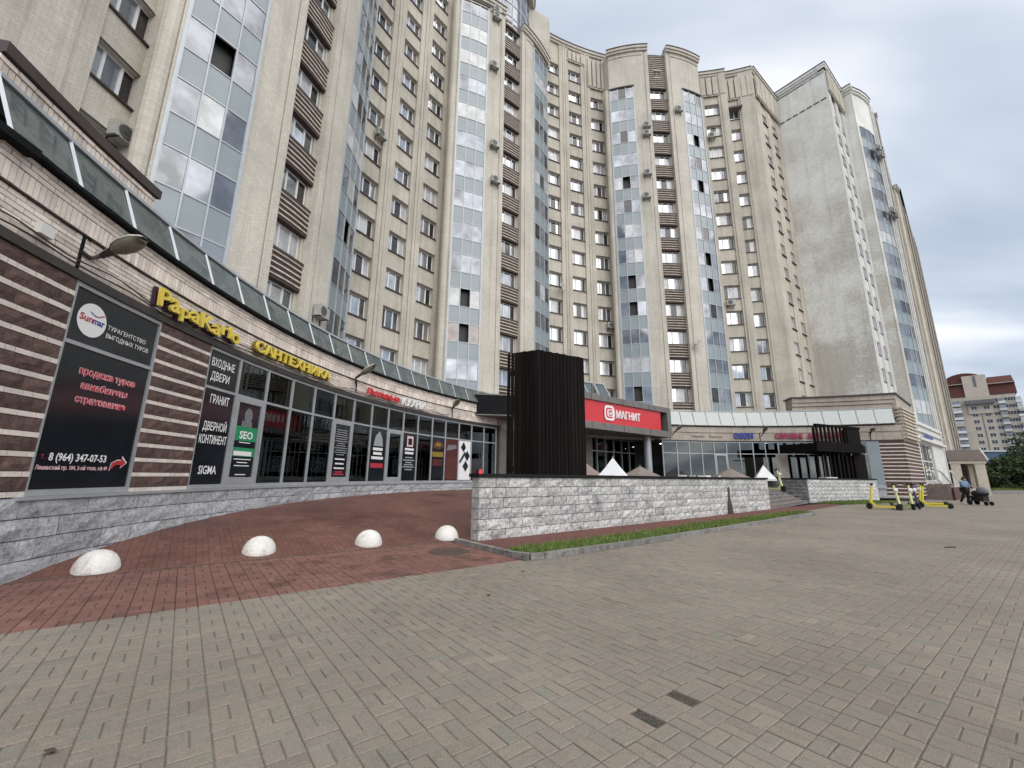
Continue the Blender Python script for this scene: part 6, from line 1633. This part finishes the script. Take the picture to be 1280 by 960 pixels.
for k in range(12):
    for s in (2.2, 11.0, 14.6, 17.2, 20.6, 22.2):
        z = 2.2 + 2.85 * k
        if z > 35: continue
        p, a = frame(FB, s, -.5 if 9.3 < s < 16.2 and z > 29 else 0, z); w = inst('window', fw, fb, p, a); inst('sill', fs, w, (0, 0, 0), sub=True); inst('frame', fm, w, (0, 0, 0), sub=True)
rr = random.Random(4)
for k in range(12):
    for s, wd in ((5.6, 3.6), (19.0, 2.0), (23.4, 1.6)):
        z = 1.0 + 2.85 * k; mb = MB(); mb.slab(FB, s - wd / 2, s + wd / 2, -1.2, 0, z, z + .2); b = mb.build('balcony', 'side_stone', fb)
        mb = MB(); mb.slab(FB, s - wd / 2, s + wd / 2, -1.2, -1.1, z + .203, z + 1.2); mb.build('railing', rr.choice(['white_pvc', 'cream', 'white_paint']), b)
        mb = MB(); mb.slab(FB, s - wd / 2 + .1, s + wd / 2 - .1, -.9, -.85, z + 1.2, z + 2.5); mb.build('glazing', rr.choice(['far_window', 'pane_grey', 'pane_sky', 'pane_curtain']), b)
mb = MB(); mb.slab(FB, 8.6, 17, -2.0, 0, 33.0, 34.6); mb.build('balcony', 'side_stone', fb); mb = MB(); mb.slab(FB, 8.6, 17, -2.0, -1.8, 34.603, 36); mb.build('railing', 'cream', fb)
mb = MB(); mb.slab(FB, 12.7, 12.95, -.12, 0, 0, 32.9); mb.slab(FB, 12.4, 13.2, -.62, -.5, 40.5, 45); mb.build('downpipe', 'side_stone', fb)
f2 = thing('far_grey_block', 'pale grey block of flats at the right edge beyond the red roofed one', 'apartment building', (235, 190, 0))
mb = MB(); F2 = line((222, 186), (262, 150)); mb.slab(F2, 0, 45, 0, 16, 0, 27); mb.build('wall', 'far_brick', f2)
mb = MB()
for k in range(8):
    for i in range(16): mb.slab(F2, 1 + i * 2.7, 2.5 + i * 2.7, -.05, .1, 2 + k * 2.95, 3.6 + k * 2.95)
mb.build('window_rows', 'far_window', f2)['kind'] = 'stuff'
bs = thing('blue_pavilion', 'low blue clad shop building with a row of small windows behind the trees', 'shop', (118, 106, 0))
B1 = line((100, 99.5), (122, 92)); mb = MB(); mb.slab(B1, 0, B1.len, 0, 8, -.1, 8.0); mb.build('wall', 'blue_shed', bs)
mb = MB(); mb.slab(B1, -.2, B1.len + .2, -.3, 8, 8.02, 8.4); mb.slab(B1, 0, B1.len, -.1, 0, 4.4, 4.6); mb.build('trim', 'pale_alu', bs)
for i in range(9): mb = MB(); mb.slab(B1, 1.2 + i * 2.4, 2.5 + i * 2.4, -.06, .1, 5.0, 6.3); mb.build('window', 'pane_curtain' if i == 2 else 'pane_grey', bs)

# ------------------------------------------------------------------ trees, planter, cars at the right
def tree(x, y, h, cw, seed, label, base=.0, n=5200, low=.25, leafsize=.42):
    r = np.random.RandomState(seed); t = thing('tree', label, 'tree', (x, y, base))
    mb = MB(); mb.tube([(x, y, base), (x + .1, y, base + h * .35), (x + .05, y + .1, base + h * .7)], [.18, .13, .05], 8)
    for k in range(7):
        a = k * 2.4; z = h * (.25 + .07 * k); mb.tube([(x, y, base + z), (x + math.cos(a) * cw * .35, y + math.sin(a) * cw * .35, base + z + h * .18)], [.06, .02], 5)
    mb.build('trunk', 'trunk', t)
    mb = MB(); cl = []
    for k in range(26):
        a = r.rand() * 6.28; q = math.sqrt(r.rand()); z = low + (1 - low) * r.rand(); w = math.sin(PI * min(1, max(.08, (z - low * .6) / (1.05 - low * .6)))) ** .6
        cl.append((x + math.cos(a) * q * cw * .5 * w, y + math.sin(a) * q * cw * .5 * w, base + h * z, cw * (.10 + .10 * r.rand())))
    for k in range(n):
        c = cl[r.randint(len(cl))]; d = r.normal(0, 1, 3); d /= np.linalg.norm(d); rr_ = c[3] * (.55 + .5 * r.rand())
        p = Vector((c[0] + d[0] * rr_, c[1] + d[1] * rr_, c[2] + d[2] * rr_ * .75)); a = Vector(r.normal(0, 1, 3)).normalized(); b = a.cross(Vector(r.normal(0, 1, 3))).normalized(); s = leafsize * (.5 + .8 * r.rand())
        mb.cur = float(min(1, max(0, .45 + .35 * d[2] + .2 * r.normal()))); mb.face([p - a * s * .5, p + b * s * .28, p + a * s * .5, p - b * s * .28])  # leaves painted paler towards each clump's top, as if lit from above
    mb.build('crown', 'leaf', t)
tree(63.5, 55.2, 3.1, 6.0, 1, 'low dark bushy tree just right of the entrance porch', low=.05, n=5000)
tree(68.5, 56.0, 3.8, 6.5, 2, 'dark bushy tree in the middle of the clump behind the planter', low=.05, n=5000)
tree(80, 63.2, 7.8, 9, 3, 'tallest dark green tree at the right edge of the picture', low=.1, n=6500)
tree(74, 63.5, 4.6, 7, 4, 'dark tree in front of the blue building', low=.08, n=4500)
tree(73, 58.0, 4.6, 7, 5, 'spreading dark shrub at the far right behind the parked cars', low=.05, n=4500)
tree(94, 73.5, 8.6, 10, 6, 'tree crown behind the others at the right margin', low=.1, n=5500)
pl = thing('planter', 'low stone kerbed planting bed at the right under the trees', 'planter', (60, 51, 0))
PLn = line((52.6, 48.6), (66.5, 53.2))
mb = MB(); mb.slab(PLn, 0, PLn.len, 0, .3, -.1, .42); mb.build('edge', 'kerb_stone', pl)
mb = MB(); mb.slab(PLn, 0, PLn.len, .3, 3.5, -.1, .35); mb.build('soil', 'soil', pl)
g = MB(); rs = np.random.RandomState(19)
for k in range(3000):
    q = PLn(rs.rand() * PLn.len, .35 + rs.rand() * 1.6); h = .1 + .3 * rs.rand(); a = rs.rand() * 6.28; g.cur = float(rs.rand())
    g.face([(q[0] - .03 * math.cos(a), q[1] - .03 * math.sin(a), .34), (q[0] + .03 * math.cos(a), q[1] + .03 * math.sin(a), .34), (q[0] + rs.normal(0, .08), q[1] + rs.normal(0, .08), .35 + h)], [(0, 0), (1, 0), (0, 1)])
g.build('plants', 'grass_blade', pl)['kind'] = 'stuff'
def car(x, y, rz, paint, label):
    t = thing('parked_car', label, 'car', (x, y, 0), None, rz)
    def p(n, m, mb, sm=False): o = bpy.data.objects.new(n, mb.mesh(n, m, smooth=sm, weld=sm)); C.objects.link(o); o.parent = t; return o
    def loft(secs, n, m, sm=True):
        mb = MB()
        for (x0, A), (x1, B) in zip(secs, secs[1:]):
            for k in range(len(A)):
                l = (k + 1) % len(A); mb.face([(x0, *A[k]), (x1, *B[k]), (x1, *B[l]), (x0, *A[l])])
        mb.face([(secs[0][0], *q) for q in secs[0][1]]); mb.face([(secs[-1][0], *q) for q in secs[-1][1]][::-1]); return p(n, m, mb, False)
    S = lambda w, z0, z1: [(-w, z0), (w, z0), (w * 1.03, (z0 + z1) / 2), (w * .93, z1), (-w * .93, z1), (-w * 1.03, (z0 + z1) / 2)]
    loft([(-2.15, S(.7, .35, .72)), (-2.0, S(.84, .22, .86)), (-1.2, S(.87, .2, .93)), (1.0, S(.87, .2, .92)), (1.8, S(.84, .22, .78)), (2.15, S(.7, .35, .62))], 'body', paint)
    loft([(-1.75, S(.74, .88, .93)), (-1.1, S(.70, .9, 1.42)), (.2, S(.70, .9, 1.44)), (1.05, S(.74, .88, .93))], 'windows', 'pane_dark')
    mb = MB(); mb.box(-1.1, .2, -.62, .62, 1.425, 1.465); p('roof', paint, mb)
    for wx in (-1.3, 1.3):
        for wy in (-.82, .82):
            mb = MB(); mb.lathe([(.12, -.1), (.29, -.1), (.32, -.06), (.32, .06), (.29, .1), (.12, .1)], (0, 0, 0), 18, 0, Matrix.Translation((wx, wy, .32)) @ Matrix.Rotation(PI / 2, 4, 'X')); p('wheel', 'tyre', mb)
    for wy in (-.55, .55): mb = MB(); mb.ell((2.05, wy, .62), .1, .17, .08, 10, 6); p('headlight', 'plastic_white', mb)
car(69.5, 58.6, rad(20), 'car_dark', 'dark parked car half hidden behind the planter')
car(66.6, 55.3, rad(24), 'car_paint', 'light parked car cut by the right edge of the picture')
